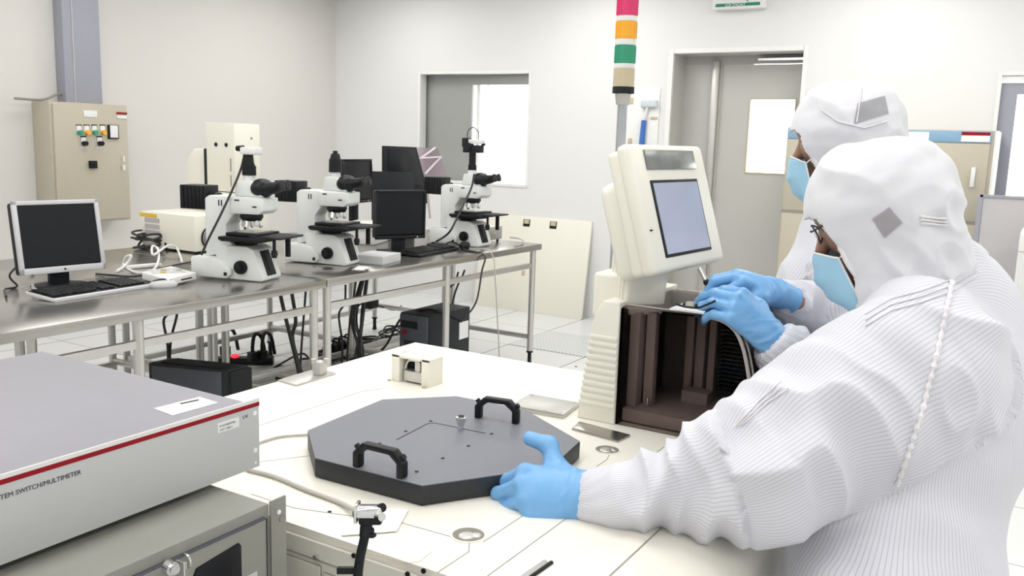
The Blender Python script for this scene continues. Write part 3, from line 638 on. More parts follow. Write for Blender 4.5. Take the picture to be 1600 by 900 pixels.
# standing computer
t = thing('computer_tower', 'grey black computer tower standing under the right bench', 'computer', (4.03, 2.93, 0))
m = MB(); m.bx(3.85, 4.25, 2.83, 3.03, 0.015, 0.45, 0.006); m.build('case', PCM, t)
m = MB(); m.bx(3.838, 3.852, 2.835, 3.025, 0.02, 0.445, 0.005); fb = m.build('front_bezel', PCG, t)
m = MB(); m.bx(3.833, 3.84, 2.90, 3.015, 0.37, 0.41, 0.003); m.build('drive_bay', BLACK, fb); m = MB(); m.bx(3.833, 3.84, 2.85, 2.99, 0.19, 0.30, 0.003); m.build('lower_grille', BLACK, fb)
m = MB(); m.sph((3.834, 2.99, 0.345), 0.02, (0.3, 1, 0.6)); m.build('badge', RED, fb)
m = MB(); m.bx(4.14, 4.23, 2.826, 2.831, 0.27, 0.37); m.build('sticker', LABEL, t)
m = MB(); m.bx(3.87, 4.23, 2.84, 3.02, 0, 0.016); m.build('foot', BLACK, t)
cable('computer_cable', 'thick black cable draped over the standing computer', [(3.97, 2.70, 0.42), (3.98, 2.80, 0.44), (3.96, 2.93, 0.46), (3.93, 3.08, 0.40), (3.9, 3.2, 0.2), (3.85, 3.4, 0.12)], 0.007)
m = MB()
for k in range(7): m.tube([(3.44 + 0.012 * math.cos(k * 2.4), 2.93 + 0.012 * math.sin(k * 2.4), 0.73), (3.40 + 0.03 * math.cos(k * 2.4), 2.95 + 0.03 * math.sin(k * 2.4), 0.5), (3.42 + 0.014 * math.cos(k * 1.7), 2.95 + 0.014 * math.sin(k), 0.33), (3.45 + 0.05 * math.cos(k * 1.1), 2.97 + .05 * math.sin(k * 1.1), 0.1), (3.5 + 0.12 * math.cos(k), 2.95 + 0.12 * math.sin(k), 0.012)], 0.007, 6)
tag(m.build('cable_bundle', CABLE), 'bundle of black cables hanging under the bench beside the lying computer', 'cable', kind=None)
H = [(435, 447, 470, 600, 3.05), (455, 452, 478, 610, 3.1), (478, 450, 470, 560, 3.3), (540, 445, 535, 540, 3.35), (556, 440, 545, 520, 3.3), (716, 425, 700, 480, 3.1), (726, 422, 708, 470, 3.1), (270, 462, 262, 540, 3.38), (282, 460, 266, 540, 3.38)]
for i, (x0, y0, x1, y1, Y0) in enumerate(H):
    a = ony(x0, y0, Y0); b = ony(x1, y1, Y0)
    a[2] = min(a[2], 0.735)
    mid = (a + b) / 2 + [0.02 * (-1) ** i, 0.02, 0]
    pts = [a, a * .7 + b * .3, mid, b]
    if b[2] > 0.02: pts += [np.array([b[0] + .02, b[1] + .03, max(0.012, b[2] - .2)]), np.array([b[0] + .06, b[1] + .05, 0.01])]
    cable('hanging_cable', 'black cable hanging down under the steel benches among similar ones', pts, 0.006 if i > 1 else 0.009, CABLE, 'loose black cables hanging under the benches')
for i, (px, py, n, rx, ry) in enumerate(((470, 590, 22, 0.22, 0.12), (560, 545, 18, 0.22, 0.14), (610, 525, 16, 0.18, 0.10), (520, 560, 14, 0.2, 0.1))):
    c0 = onz(px, py, 0.02); cable('floor_cable', 'tangled black cable heap on the floor under the benches', loops((c0[0], c0[1], 0.01), n, rx, ry, 0.08 if i else 0.14, 11 + i), 0.006, CABLE, 'tangled cable heaps on the floor')
t = thing('junction_box', 'small black adapter hanging with its cord behind the bench legs', 'adapter', ony(581, 473, 4.1))
a = ony(581, 473, 4.1); m = MB(); m.box(a, (0.10, 0.05, 0.08), None, 0.006); m.build('body', BLACK, t)
m = MB(); m.tube([ony(560, 478, 4.1), ony(572, 470, 4.1), a, ony(605, 482, 4.1), ony(618, 484, 4.1), ony(627, 478, 4.1)], 0.006, 8); m.build('cord', CABLE, t)
# wall side socket box
a = ony(560, 447, 5.0)

# ================================================================= ON AND AGAINST THE WALLS
YC = 5.70
t = thing('electrical_cabinet', 'beige wall mounted electrical cabinet with coloured indicator lamps, left wall', 'electrical cabinet', (3.81, 5.92, 0.755))
m = MB(); m.bx(3.525, 4.105, YC + .02, 5.92, 0.76, 1.575, 0.004); m.build('case', BEIGE, t)
m = MB(); m.bx(3.54, 4.09, YC, YC + .022, 0.775, 1.56, 0.004); dr = m.build('door', BEIGE, t)
def wl(px, py, w, h, name, m_, th=0.006, par=None, rnd=False):
    c = ony(px, py, YC); mm = MB()
    if rnd: mm.cyl((c[0], YC, c[2]), (c[0], YC - th, c[2]), w / 2, seg=20)
    else: mm.bx(c[0] - w / 2, c[0] + w / 2, YC - th, YC, c[2] - h / 2, c[2] + h / 2, 0.001)
    return mm.build(name, m_, par or dr)
wl(141, 178, 0.10, 0.045, 'name_plate', LABEL, 0.004); wl(190, 177, 0.085, 0.014, 'red_label', RED, 0.004); wl(190, 183, 0.08, 0.022, 'white_label', LABEL, 0.004)
c = ony(141, 178, YC - .005); lettering('1234', 0.03, (c[0] - .035, YC - .0045, c[2] - .011), (1, 0, 0), (0, 0, 1), RED, dr)  if False else None
for px, mm_ in ((123, TLG), (135, TLY), (147, TLG), (160, TLY)):
    l = wl(px, 196, 0.042, 0.012, 'lamp_plate', BLACK, 0.004); wl(px, 200.5, 0.034, 0.036, 'lamp_plate', LABEL, 0.005); wl(px + .5, 207, 0.032, 0, 'indicator_lamp', mm_, 0.028, rnd=True)
for px in (130, 155):
    wl(px, 214, 0.04, 0.014, 'switch_plate', BLACK, 0.004); wl(px, 218, 0.034, 0.03, 'switch_plate', LABEL, 0.005); wl(px + .5, 224, 0.032, 0, 'selector_switch', BLACK, 0.035, rnd=True); wl(px, 231, 0.045, 0.014, 'switch_label', SILVER, 0.004)
wl(176, 206, 0.082, 0.098, 'meter', BLACK, 0.012); c = wl(176.5, 205.5, 0.06, 0.085, 'meter_face', LABEL, 0.015)
wl(143.5, 257, 0.048, 0.052, 'rotary_switch', BLACK, 0.03); wl(192.5, 248, 0.012, 0.04, 'door_lock', WHITEP, 0.01); wl(192.5, 262, 0.018, 0.04, 'door_lock', WHITEP, 0.014)
t = thing('cable_trunking', 'blue grey vertical cable trunking above the beige wall cabinet', 'cable trunking', (3.86, 5.9, 1.575))
m = MB(); m.bx(3.71, 3.985, 5.82, 5.92, 1.576, CEIL, 0.003); m.build('duct', BLUEG, t)
m = MB(); m.bx(3.775, 3.783, 5.815, 5.825, 1.576, CEIL); m.build('cover_seam', GREYP, t)
tag(MB().tube([(3.36, 5.83, 1.583), (3.55, 5.83, 1.585), (3.7, 5.86, 1.63), (3.9, 5.88, 1.60)], 0.008).build('wall_conduit', CABG), 'thin greenish conduit on top of the beige wall cabinet', 'conduit')
# exit sign
t = thing('exit_sign', 'white and green sign hanging high above the grey door', 'sign', (6.45, 2.05, 2.39))
m = MB(); m.bx(6.43, 6.498, 1.865, 2.25, 2.39, 2.60, 0.01, 3); m.build('housing', LABEL, t)
m = MB(); m.bx(6.4285, 6.432, 1.90, 2.222, 2.408, 2.43); m.build('green_strip', GREEN, t)
m = MB(); m.bx(6.4285, 6.432, 1.93, 2.19, 2.47, 2.56); m.prism([(1.98, 2.43), (2.03, 2.47), (1.995, 2.47), (2.0, 2.47)], (6.4285, 0, 0), (0, 1, 0), (0, 0, 1), (1, 0, 0), 0.0035); m.build('arrow_panel', GREEN, t)
lettering('LỐI THOÁT', 0.028, (6.428, 2.15, 2.409), (0, -1, 0), (0, 0, 1), LABEL, t, extrude=0.0006)
# access plate with tool
t = thing('access_plate', 'pale wall hatch with small brass catches beside the signal tower', 'wall hatch', (6.49, 2.77, 1.2))
m = MB(); m.bx(6.488, 6.499, 2.635, 2.91, 1.20, 1.84, 0.003); m.build('panel', TRIMW, t)
for y, z in ((2.865, 1.75), (2.672, 1.62), (2.86, 1.44)):
    m = MB(); m.box((6.485, y, z), (0.01, 0.03 if y > 2.7 else 0.055, 0.045 if y > 2.7 else 0.018), None, 0.002); m.build('catch', TLB, t)
t = thing('squeegee', 'small white headed squeegee with blue handle hanging on the wall hatch', 'squeegee', (6.47, 2.76, 1.42))
a = onx(1013, 162, 6.465); b = onx(1006, 188, 6.465); c = onx(1003, 222, 6.465)
m = MB(); m.bx(6.45, 6.485, a[1] - .075, a[1] + .06, a[2] - .03, a[2] + .028, 0.012, 3); m.build('head', mat('pale_grey_rubber', (0.6, 0.66, 0.7), 0.5), t)
m = MB(); m.tube([a, (a + b) / 2, b], 0.011, 8); m.build('shaft', WHITEP, t)
m = MB(); m.tube([b, (b + c) / 2, c, c - [0, 0, .1]], lambda u: 0.019 + 0.004 * u, 10); m.build('handle', DBLUE, t)

# beige switch cabinets by the right door
XB = 6.1
t = thing('switch_cabinet', 'wide beige floor cabinet with blue top band between the two doors', 'electrical cabinet', (6.3, 0.9, 0))
m = MB(); m.bx(XB + .02, 6.49, 0.33, 1.56, 0, 1.56, 0.004); m.build('case', BEIGE, t)
m = MB(); m.bx(XB + .006, XB + .02, 0.345, 1.555, 1.485, 1.555, 0.001); m.build('blue_band', BLUE, t)
for ya, yb in ((0.35, 0.94), (0.95, 1.55)):
    m = MB(); m.bx(XB, XB + .02, ya, yb, 1.01, 1.482, 0.003); d = m.build('door', BEIGE, t)
    m = MB(); m.bx(XB - .02, XB, ya + 0.06, ya + 0.085, 1.22, 1.34, 0.005); m.build('handle', WHITEP, d)
    m = MB(); m.bx(XB, XB + .02, ya, yb, 0.08, 0.99, 0.003); d = m.build('door', BEIGE, t)
m = MB(); m.bx(XB + .004, XB + .02, 0.345, 1.555, 0.99, 1.01); m.build('door_gap', SEAM, t)
m = MB(); m.bx(XB + .002, XB + .006, 0.355, 0.51, 1.53, 1.55); m.build('red_label', RED, t)
m = MB(); m.bx(XB + .003, XB + .006, 0.355, 0.51, 1.492, 1.55); m.build('white_label', LABEL, t)
m = MB(); m.bx(XB + .003, XB + .006, 0.69, 0.85, 1.495, 1.545); m.build('name_plate', LABEL, t)
lettering('CABINET', 0.03, (XB + .0025, 0.835, 1.508), (0, -1, 0), (0, 0, 1), RED, t) if False else None
m = MB(); m.bx(XB + .02, 6.49, 0.315, 0.33, 0.0, 1.56); m.build('side_strip', TRIMW, t)
# grey violet low partition by right door, white drawer unit
t = thing('low_partition', 'grey violet low partition panel standing before the right hand door', 'partition', (5.9, -0.1, 0))
m = MB(); m.bx(5.93, 5.96, -1.0, 0.345, 0, 1.17, 0.003); m.build('panel', GREYP, t)
m = MB(); m.bx(5.925, 5.965, -1.0, 0.36, 1.17, 1.185); m.bx(5.925, 5.965, 0.345, 0.37, 0, 1.185); m.build('edge_profile', BLUEG, t)
t = thing('drawer_unit', 'pale drawer unit at the right edge of the room before the low partition', 'drawer unit', (5.5, -0.1, 0))
m = MB(); m.bx(5.35, 5.75, -0.6, 0.12, 0, 0.92, 0.005); m.build('case', WHITEP, t)
for z in (0.64, 0.34, 0.05):
    m = MB(); m.bx(5.335, 5.352, -0.58, 0.10, z, z + 0.26, 0.003); d = m.build('drawer', WHITEP, t)
    m = MB(); m.bx(5.325, 5.337, -0.02, 0.08, z + .2, z + .235, 0.003); m.build('handle', GREYP, d)
m = MB(); m.bx(5.34, 5.75, -0.6, 0.12, 0.92, 1.02, 0.005); m.build('top_bin', TRIMW, t)
# leaning floor panel
t = thing('leaning_panel', 'large cream panel with two dark grip slots leaning against the far wall', 'panel', (6.4, 3.7, 0))
a = onz(737, 478, 0); b = onz(907, 500, 0)
lean = math.atan2(0.12, 0.8); R_ = Matrix.Rotation(lean, 3, 'Y')
cy = (a[1] + b[1]) / 2; wy = abs(a[1] - b[1]); hz = 0.80
def LP(y, z, off=0): return Vector((6.355, y, 0)) + R_ @ Vector((off, 0, z))
wy0, wy1 = b[1] - 0.0, 4.20
def lbox(y0, y1, z0, z1, o0, o1, name, m_, bev=0.0):
    mm = MB(); c = LP((y0 + y1) / 2, (z0 + z1) / 2, (o0 + o1) / 2); mm.box(c, (abs(o1 - o0), abs(y1 - y0), abs(z1 - z0)), R_, bev); return mm.build(name, m_, t)
lbox(wy0, wy1, 0.0, 0.80, 0, 0.025, 'board', CREAM, 0.003)
for y in (3.50, 3.755):
    lbox(y - 0.032, y + 0.032, 0.715, 0.775, -0.002, 0.003, 'grip_recess', BLACK); lbox(y - 0.024, y + 0.024, 0.738, 0.772, -0.004, 0.0, 'grip_lip', TLB)
lbox(3.72, 3.75, 0.30, 0.345, -0.002, 0.001, 'mark', TLB)

# ================================================================= WAFER PROBER (big cream machine)
ZM = 0.86
MX0, MX1, MY0, MY1 = 0.86, 1.877, 0.31, 1.437
prober = thing('wafer_prober', 'big cream test machine with flat top under the octagonal lid, filling the middle', 'test machine', (1.37, 0.87, 0))
prof = [(MY1, 0.03), (MY1, ZM - 0.012), (MY1 - 0.012, ZM)] + [(0.435 - 0.125 * math.sin(a), ZM - 0.07 * (1 - math.cos(a))) for a in [k * PI / 16 for k in range(9)]] + [(MY0, 0.03)]
m = MB(); m.prism(prof, (MX0, 0, 0), (0, 1, 0), (0, 0, 1), (1, 0, 0), MX1 - MX0); m.build('body', CREAMT, prober, smooth=25)
m = MB(); m.bx(MX0 + .03, MX1 - .03, MY0 + .03, MY1 - .03, 0, 0.03); m.build('plinth', BLACKM, prober)
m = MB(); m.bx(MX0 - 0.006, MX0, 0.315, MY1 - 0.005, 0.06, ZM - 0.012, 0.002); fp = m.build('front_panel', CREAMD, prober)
m = MB(); m.bx(MX0 - 0.007, MX0 - 0.0055, 0.62, MY1 - .01, 0.822, 0.8235); m.bx(MX0 - 0.007, MX0 - 0.0055, 0.6205, 0.622, 0.45, 0.8235); m.build('panel_gap', SEAM, fp)
def door(y0, y1, z0, z1):
    mm = MB(); mm.bx(MX0 - 0.009, MX0 - 0.006, y0, y1, z0, z1, 0.001); dd = mm.build('access_door', CREAMD, fp)
    mm = MB()
    for a in ((y0 - .001, y0, z0, z1), (y1, y1 + .001, z0, z1), (y0, y1, z1, z1 + .0012)): mm.bx(MX0 - 0.0075, MX0 - 0.0055, *a)
    mm.build('door_gap', SEAM, fp)
door(0.805, 0.87, 0.6, 0.815); door(0.735, 0.798, 0.6, 0.808)
for px, py in ((553, 868), (637, 897), (662, 892), (485, 899)):
    c = onx(px, py, MX0 - .006); m = MB(); m.cyl((MX0 - .0055, c[1], c[2]), (MX0 - .0075, c[1], c[2]), 0.0035, seg=16); m.build('screw_hole', BLACK, fp)
c = onx(496, 869, MX0 - .006); m = MB(); m.cyl((MX0 - .0055, c[1], c[2]), (MX0 - .012, c[1], c[2]), 0.0035, seg=16); m.build('latch_screw', CHROME, fp)
# seams on the top: thin dark gaps
def seam(pts, w=0.0013, z=ZM, m_=SEAM):
    mm = MB()
    for a, b in zip(pts, pts[1:]):
        a = Vector((a[0], a[1], z)); b = Vector((b[0], b[1], z)); d = (b - a); R = Matrix.Rotation(math.atan2(d.y, d.x), 3, 'Z')
        mm.box((a + b) / 2, (d.length + w * .7, w, 0.0009), R)
    return mm.build('top_gap', m_, prober)
seam([(MX0, 0.612), (0.93, 0.612), (0.955, 0.628), (0.95, 0.74), (0.90, 0.90), (0.90, 0.99)])
seam([(0.966, 0.612), (1.36, 0.612), (1.42, 0.63)]); seam([(MX0, 0.555), (1.55, 0.555)]); seam([(MX0, 0.4275), (1.3, 0.4275)], 0.002)
seam([(1.10, 1.226), (1.43, 1.226), (1.47, 1.205)]); seam([(0.93, 1.13), (1.1, 1.02)], 0.001)
q = [onz(x, y, ZM)[:2] for x, y in ((533, 855), (640, 880), (655, 878), (675, 862))]; seam(q, 0.0008, ZM, TLB)
# recess wells
for px, py, r_ in ((732, 836, 0.023), (949, 703, 0.022)):
    c = onz(px, py, ZM); m = MB(); m.lathe([(r_ + .003, 0.0), (r_ + .003, 0.0012), (r_, 0.0014), (r_ - .001, 0.0004)], (c[0], c[1], ZM)); wl_ = m.build('recess_well', CREAM, prober)
    m = MB(); m.cyl((c[0], c[1], ZM), (c[0], c[1], ZM + .001), r_ - .001, seg=28); m.build('well_floor', mat('dark_well', (0.22, 0.21, 0.18), 0.6), wl_)
    m = MB(); m.sph((c[0] - .004, c[1], ZM + .001), 0.012, (1, 1, .2)); m.sph((c[0] + .004, c[1] - .01, ZM + .001), 0.008, (1, 1, .3)); m.build('well_latch', STEELR, wl_)
for px, py in ((900, 573), (628, 574), (652, 577), (515, 800)):
    c = onz(px, py, ZM); m = MB(); m.cyl((c[0], c[1], ZM), (c[0], c[1], ZM + .001), 0.003, seg=12); m.build('screw_hole', BLACKM, prober)
# slot handle bottom right
a = onz(862, 880, ZM); b = onz(835, 899, ZM); m = MB(); m.tube([a + [0, 0, .001], b + [0, 0, .001], b + (b - a) * 2], 0.003, 6, False); m.build('slot_edge', BLACK, prober)
m = MB(); m.tube([a + [-.006, .006, .002], b + [-.006, .006, .002], b + (b - a) * 2 + [-.006, .006, .002]], 0.004, 6, False); m.build('slot_rail', ALU, prober)

# small cover box with latch window
P0 = onz(610, 595, ZM); P1_ = onz(672, 606, ZM)
bx0 = (P0[0] + P1_[0]) / 2; by0, by1 = P1_[1], P0[1]; zt = 0.922
t = thing('sensor_cover', 'small cream box with an open window showing a metal latch, behind the octagonal lid', 'cover box', (bx0 + .03, (by0 + by1) / 2, ZM))
m = MB(); wy = 0.020; wy2 = by0 + 0.022
m.bx(bx0, bx0 + 0.05, by1 - 0.022, by1, ZM, zt, 0.001); m.bx(bx0, bx0 + 0.05, by0, by0 + 0.022, ZM, zt, 0.001); m.bx(bx0, bx0 + 0.05, by0, by1, zt - 0.006, zt, 0.001); m.bx(bx0 + 0.045, bx0 + 0.05, by0, by1, ZM, zt)
m.build('case', CREAM, t)
m = MB(); m.bx(bx0 + 0.03, bx0 + 0.045, by0 + .022, by1 - .022, ZM, zt - .006); m.build('dark_interior', BLACK, t)
m = MB(); m.bx(bx0 + 0.006, bx0 + 0.03, by0 + .024, by1 - .03, ZM + .004, ZM + .028, 0.002); m.bx(bx0 + 0.012, bx0 + 0.03, by0 + .034, by0 + .05, ZM + .02, ZM + .05, 0.002); m.tube([(bx0 + .012, by1 - .03, ZM + .03), (bx0 + .012, by1 - .04, ZM + .05), (bx0 + .012, by0 + .035, ZM + .052)], 0.0025, 6); m.build('latch', STEELR, t)
for y in (by1 + .002, by0 + 0.01):
    m = MB(); m.cyl((bx0 - .006, y, ZM), (bx0 - .006, y, ZM + .004), 0.004); m.build('foot_screw', TLB, t)
# aluminium post on plate
t = thing('mounting_post', 'short aluminium post on a flat aluminium base plate at the rear edge of the machine', 'post', (1.4, 1.37, ZM))
q = [onz(434, 596, ZM), onz(463, 604, ZM), onz(525, 585, ZM), onz(497, 577, ZM)]
m = MB(); m.prism([(v[0], v[1]) for v in q], (0, 0, ZM), (1, 0, 0), (0, 1, 0), (0, 0, 1), 0.004, 0.001); m.build('base_plate', ALU, t)
c = onz(500, 587, ZM); m = MB(); m.box((c[0], c[1], ZM + .019), (0.026, 0.026, 0.032), None, 0.005)
for dx in (-.01, .01): m.cyl((c[0] + dx, c[1] - dx, ZM + .03), (c[0] + dx, c[1] - dx, ZM + .04), 0.006)
m.build('socket', ALU, t)
# plates by the tower
t = thing('cover_plate', 'thick pale square plate with small screws behind the black lid, left of the tower', 'plate', (1.56, 0.86, ZM))
q = [onz(*v, ZM) for v in ((797, 640), (880, 655), (905, 636), (828, 622))]
m = MB(); m.prism([(v[0], v[1]) for v in q], (0, 0, ZM), (1, 0, 0), (0, 1, 0), (0, 0, 1), 0.010, 0.001); m.build('plate', ALU, t)
m = MB()
for k in range(4):
    v = q[k] * .85 + (sum(q) / 4) * .15; m.cyl((v[0], v[1], ZM + .01), (v[0], v[1], ZM + .0115), 0.003, seg=10)
m.build('screw', CHROME, t)
q = [onz(*v, ZM) for v in ((893, 672), (965, 692), (985, 682), (905, 661))]
m = MB(); m.prism([(v[0], v[1]) for v in q], (0, 0, ZM), (1, 0, 0), (0, 1, 0), (0, 0, 1), 0.004, 0.001); tag(m.build('metal_plate', STEEL), 'thin bare metal plate lying before the ribbed cream tower', 'plate')

# octagonal lid
OCT = [(1.005, .96), (1.012, .752), (1.19, .632), (1.333, .652), (1.436, .824), (1.430, .98), (1.322, 1.083), (1.098, 1.066)]
t = thing('octagonal_lid', 'large dark octagonal lid with two carrying handles lying on the cream machine', 'lid', (1.22, 0.86, ZM))
m = MB(); m.prism([(x, y) for x, y in OCT], (0, 0, ZM + 0.002), (1, 0, 0), (0, 1, 0), (0, 0, 1), 0.030, 0.0012); m.build('rim', LIDSIDE, t)
cx, cy = 1.22, 0.865
m = MB(); m.prism([(cx + (x - cx) * .997, cy + (y - cy) * .997) for x, y in OCT], (0, 0, ZM + 0.032), (1, 0, 0), (0, 1, 0), (0, 0, 1), 0.0012); m.build('top_plate', LIDTOP, t)
ZL = ZM + 0.0332
def handle(p, q):
    p = Vector((p[0], p[1], ZL)); q = Vector((q[0], q[1], ZL)); d = (q - p); L = d.length; d.normalize()
    mm = MB(); n = Vector((-d.y, d.x, 0)); w = 0.008; h = 0.042; t_ = 0.010; ch = 0.018
    pts = [(-0.006, 0), (-0.006, h - ch), (ch - .006, h), (L - ch + .006, h), (L + .006, h - ch), (L + .006, 0), (L - t_ + .004, 0), (L - t_ + .004, h - ch - .002), (L - ch - 0.002, h - t_ * .9), (ch + .002, h - t_ * .9), (t_ - .004, h - ch - .002), (t_ - .004, 0)]
    mm.prism(pts, p - n * w, d, Vector((0, 0, 1)), n, 2 * w, 0.0022)
    hd = mm.build('handle', BLACK, t)
    for e in (p - d * 0.001, q + d * .001):
        mm = MB(); a = e + Vector((0, 0, h - ch * .6)); dd = (d if e == p else -d); nn = ((-d if (e - p).length < L / 2 else d) + Vector((0, 0, 1))).normalized()
        mm.cyl(a - nn * .004, a + nn * .0045, 0.0045, seg=14); mm.build('handle_screw', BLACKM, hd)
a = onz(560, 728, ZL); b = onz(628, 746, ZL); handle(a, b)
a = onz(748, 652, ZL); b = onz(806, 661, ZL); handle(a, b)
m = MB(); c = onz(720, 672, ZL); m.lathe([(0.0045, 0), (0.0045, 0.008), (0.006, 0.009), (0.0095, 0.021), (0.0095, 0.024), (0.006, 0.0255)], (c[0], c[1], ZL), seg=24); m.build('knob', CHROME, t)
m = MB(); m.cyl((c[0], c[1], ZL + .0255), (c[0], c[1], ZL + .0262), 0.006); m.build('knob_cap', BLACKM, t)
gp = [onz(620, 687, ZL), onz(668, 662, ZL), onz(680, 661, ZL), onz(758, 677, ZL)]
m = MB()
for a, b in zip(gp, gp[1:]):
    a = Vector(a); b = Vector(b); d = b - a; m.box((a + b) / 2, (d.length + .001, 0.0022, 0.0008), Matrix.Rotation(math.atan2(d.y, d.x), 3, 'Z'))
m.build('groove', BLACK, t)
for px, py in ((673, 658), (634, 674), (593, 693), (768, 678), (732, 697), (692, 716), (651, 737)):
    c = onz(px, py, ZL); m = MB(); m.cyl((c[0], c[1], ZL - .0005), (c[0], c[1], ZL + .0008), 0.0032, seg=14); m.build('screw', BLACK, t)

# paper and clamp arm
q = [onz(*v, ZM + .001) for v in ((533, 838), (620, 831), (638, 798), (560, 796))]
m = MB(); m.prism([(v[0], v[1]) for v in q], (0, 0, ZM + .0015), (1, 0, 0), (0, 1, 0), (0, 0, 1), 0.0012); tag(m.build('paper_sheet', PAPER), 'small white sheet under the chrome clamp at the machine front edge', 'paper')
DA = 1.07
t = thing('clamp_arm', 'black rod with chrome clamp head rising before the white sheet', 'clamp', atd(565, 900, DA))
m = MB(); m.tube([atd(552, 1000, DA), atd(560, 890, DA), atd(570, 838, DA)], 0.0058, 12); m.build('rod', BLACK, t)
m = MB(); m.tube([atd(571, 838, DA), atd(573, 812, DA)], 0.0075, 12); m.build('sleeve', BLACKM, t)
def cb(px, py, w, h, dd, rot=0.0): return (Vector(atd(px, py, DA)), (w, dd, h))
Rv = Matrix((Vector(CR), Vector(-CF), Vector(CU))).transposed()
m = MB(); c, s_ = cb(575, 799, 0.036, 0.014, 0.026); m.box(c, s_, Rv, 0.005, 3); c, s_ = cb(558, 800, 0.004, 0.022, 0.03); m.box(c, s_, Rv, 0.0015); m.cyl(atd(590, 806, DA - .01), atd(597, 808, DA - .02), 0.005); m.build('clamp_head', CHROME, t)
m = MB(); c, s_ = cb(580, 812, 0.028, 0.009, 0.022); m.box(c, s_, Rv, 0.003, 2); m.cyl(atd(594, 800, DA), atd(597, 793, DA), 0.002); m.cyl(atd(594, 794, DA), atd(598, 793, DA - .004), 0.0055, seg=10)
m.sph(atd(579, 829, DA), 0.0048); m.sph(atd(581, 836, DA), 0.0048, (1.2, 1.2, .7)); m.build('thumb_screws', BLACK, t)
m = MB(); m.box(atd(546, 891, DA + .01), (0.030, 0.008, 0.008), Rv, 0.001); m.build('cross_bar', BLACK, t)
cable('flat_cable', 'grey flat cable crossing the machine top to the chrome clamp', [onz(385, 733, ZM + .004), onz(430, 745, ZM + .004), onz(480, 766, ZM + .004), onz(530, 785, ZM + .004), onz(556, 798, ZM + .01)], 0.0035, CABLEG)
cable('instrument_cable', 'thin grey cord curving from the measuring instrument to the octagonal lid', [onz(398, 697, ZM + .003), onz(410, 690, ZM + .003), onz(440, 682, ZM + .003), onz(482, 679, ZM + .003)], 0.0022, CABLEG)

# ---- tower, smoked hood, control monitor, signal tower: parts of the machine head
BX0, BX1 = 1.552, 1.83
t = thing('prober_tower', 'ribbed cream tower with smoked brown hood on the right of the machine', 'machine tower', (1.68, 0.58, ZM))
# pillar: taper in y
m = MB(); m.prism([(0.767, ZM), (0.738, 1.075), (0.722, 1.103), (0.685, 1.103), (0.685, ZM)], (BX0 - .006, 0, 0), (0, 1, 0), (0, 0, 1), (1, 0, 0), BX1 - BX0 + .03, 0.003)
for k in range(11):
    z = ZM + 0.035 + k * 0.0135; y = 0.767 - (z - ZM) / (1.075 - ZM) * 0.029
    m.box((BX0 + .02, (y + .688) / 2, z), (0.056, (y - .688) + 0.004, 0.0105), None, 0.003, 2)
m.build('ribbed_pillar', CREAM, t)
B0 = onx(930, 425, 1.60); B1 = onx(990, 427, 1.60); B2 = onx(932, 472, 1.60)
m = MB(); m.bx(1.60, 1.72, B1[1], B0[1] + .004, B2[2] - .03, B0[2], 0.008, 3); m.build('upper_block', CREAM, t)
HP = [onx(x, y, BX0) for x, y in ((975, 480), (1040, 487), (1100, 494), (1128, 501), (1148, 516), (1160, 540), (1168, 575), (1174, 620), (1177, 665), (1170, 700))]
prof = [(0.685, ZM + .001)] + [(0.685, 1.090), (0.680, 1.0965)] + [(p[1], p[2]) for p in HP[1:]]
prof[-1] = (prof[-1][0], ZM + .001)
tb = bmesh.new(); lo = [tb.verts.new((BX0, y, z)) for y, z in prof]; hi = [tb.verts.new((BX1, y, z)) for y, z in prof]
tb.faces.new(lo[::-1])
tb.faces.new(hi)
for i in range(len(prof) - 1): tb.faces.new((lo[i], lo[i + 1], hi[i + 1], hi[i]))
bmesh.ops.recalc_face_normals(tb, faces=tb.faces); bmesh.ops.solidify(tb, geom=tb.faces[:], thickness=0.004)
m = MB(); m.add(tb); m.build('smoked_hood', SMOKE, t)
m = MB(); m.tube([(BX0 - .001, y, z) for y, z in prof[4:-1]], 0.0035, 8); m.tube([(BX0 + .012, y - .004, z + .002) for y, z in prof[2:-1]], 0.002, 8); m.build('hood_rail', DARKIN2, t)
# inside of the hood
ins_ = [(y - 0.0 + (0.007 if i > 3 else 0.0), z - 0.008) for i, (y, z) in enumerate(prof)][2:-1]
lb_ = bmesh.new(); a_ = [lb_.verts.new((BX0 + .05, y, max(z, ZM + .03))) for y, z in ins_]; b_ = [lb_.verts.new((BX1 - .008, y, max(z, ZM + .03))) for y, z in ins_]
for i in range(len(ins_) - 1): lb_.faces.new((a_[i], a_[i + 1], b_[i + 1], b_[i]))
bmesh.ops.solidify(lb_, geom=lb_.faces[:], thickness=0.002)
m = MB(); m.add(lb_); m.build('added_dark_sheet', mat('dark_grey_sheet', (0.06, 0.055, 0.06), 0.5), t)  # added dark sheet, keeps the bright background from showing through the hood
inn = MB(); inn.bx(BX0 + .02, BX1 - .01, 0.42, 0.68, ZM + .004, ZM + .03, 0.002); inn.build('inner_floor', DARKIN2, t)
inn = MB(); inn.bx(BX1 - .05, BX1 - .012, 0.47, 0.68, ZM + .03, 1.085); inn.build('inner_back', DARKIN, t)
inn = MB(); inn.bx(BX0 + .04, BX0 + .12, 0.660, 0.682, ZM + .03, 1.08, .002); inn.bx(BX0 + .06, BX0 + .08, 0.635, 0.655, ZM + .03, 1.08, .002); inn.build('inner_column', DARKIN2, t)
for k, (a, b) in enumerate(((0.595, 0.612), (0.57, 0.59), (0.548, 0.563))):
    inn = MB(); inn.bx(BX0 + .17, BX0 + .20, a, b, ZM + .03, 1.085, .002); inn.build('inner_rail', DARKIN2, t)
inn = MB()
for k in range(22): inn.bx(BX0 + .17, BX0 + .215, 0.455, 0.54, ZM + .045 + k * 0.0085, ZM + .048 + k * 0.0085)
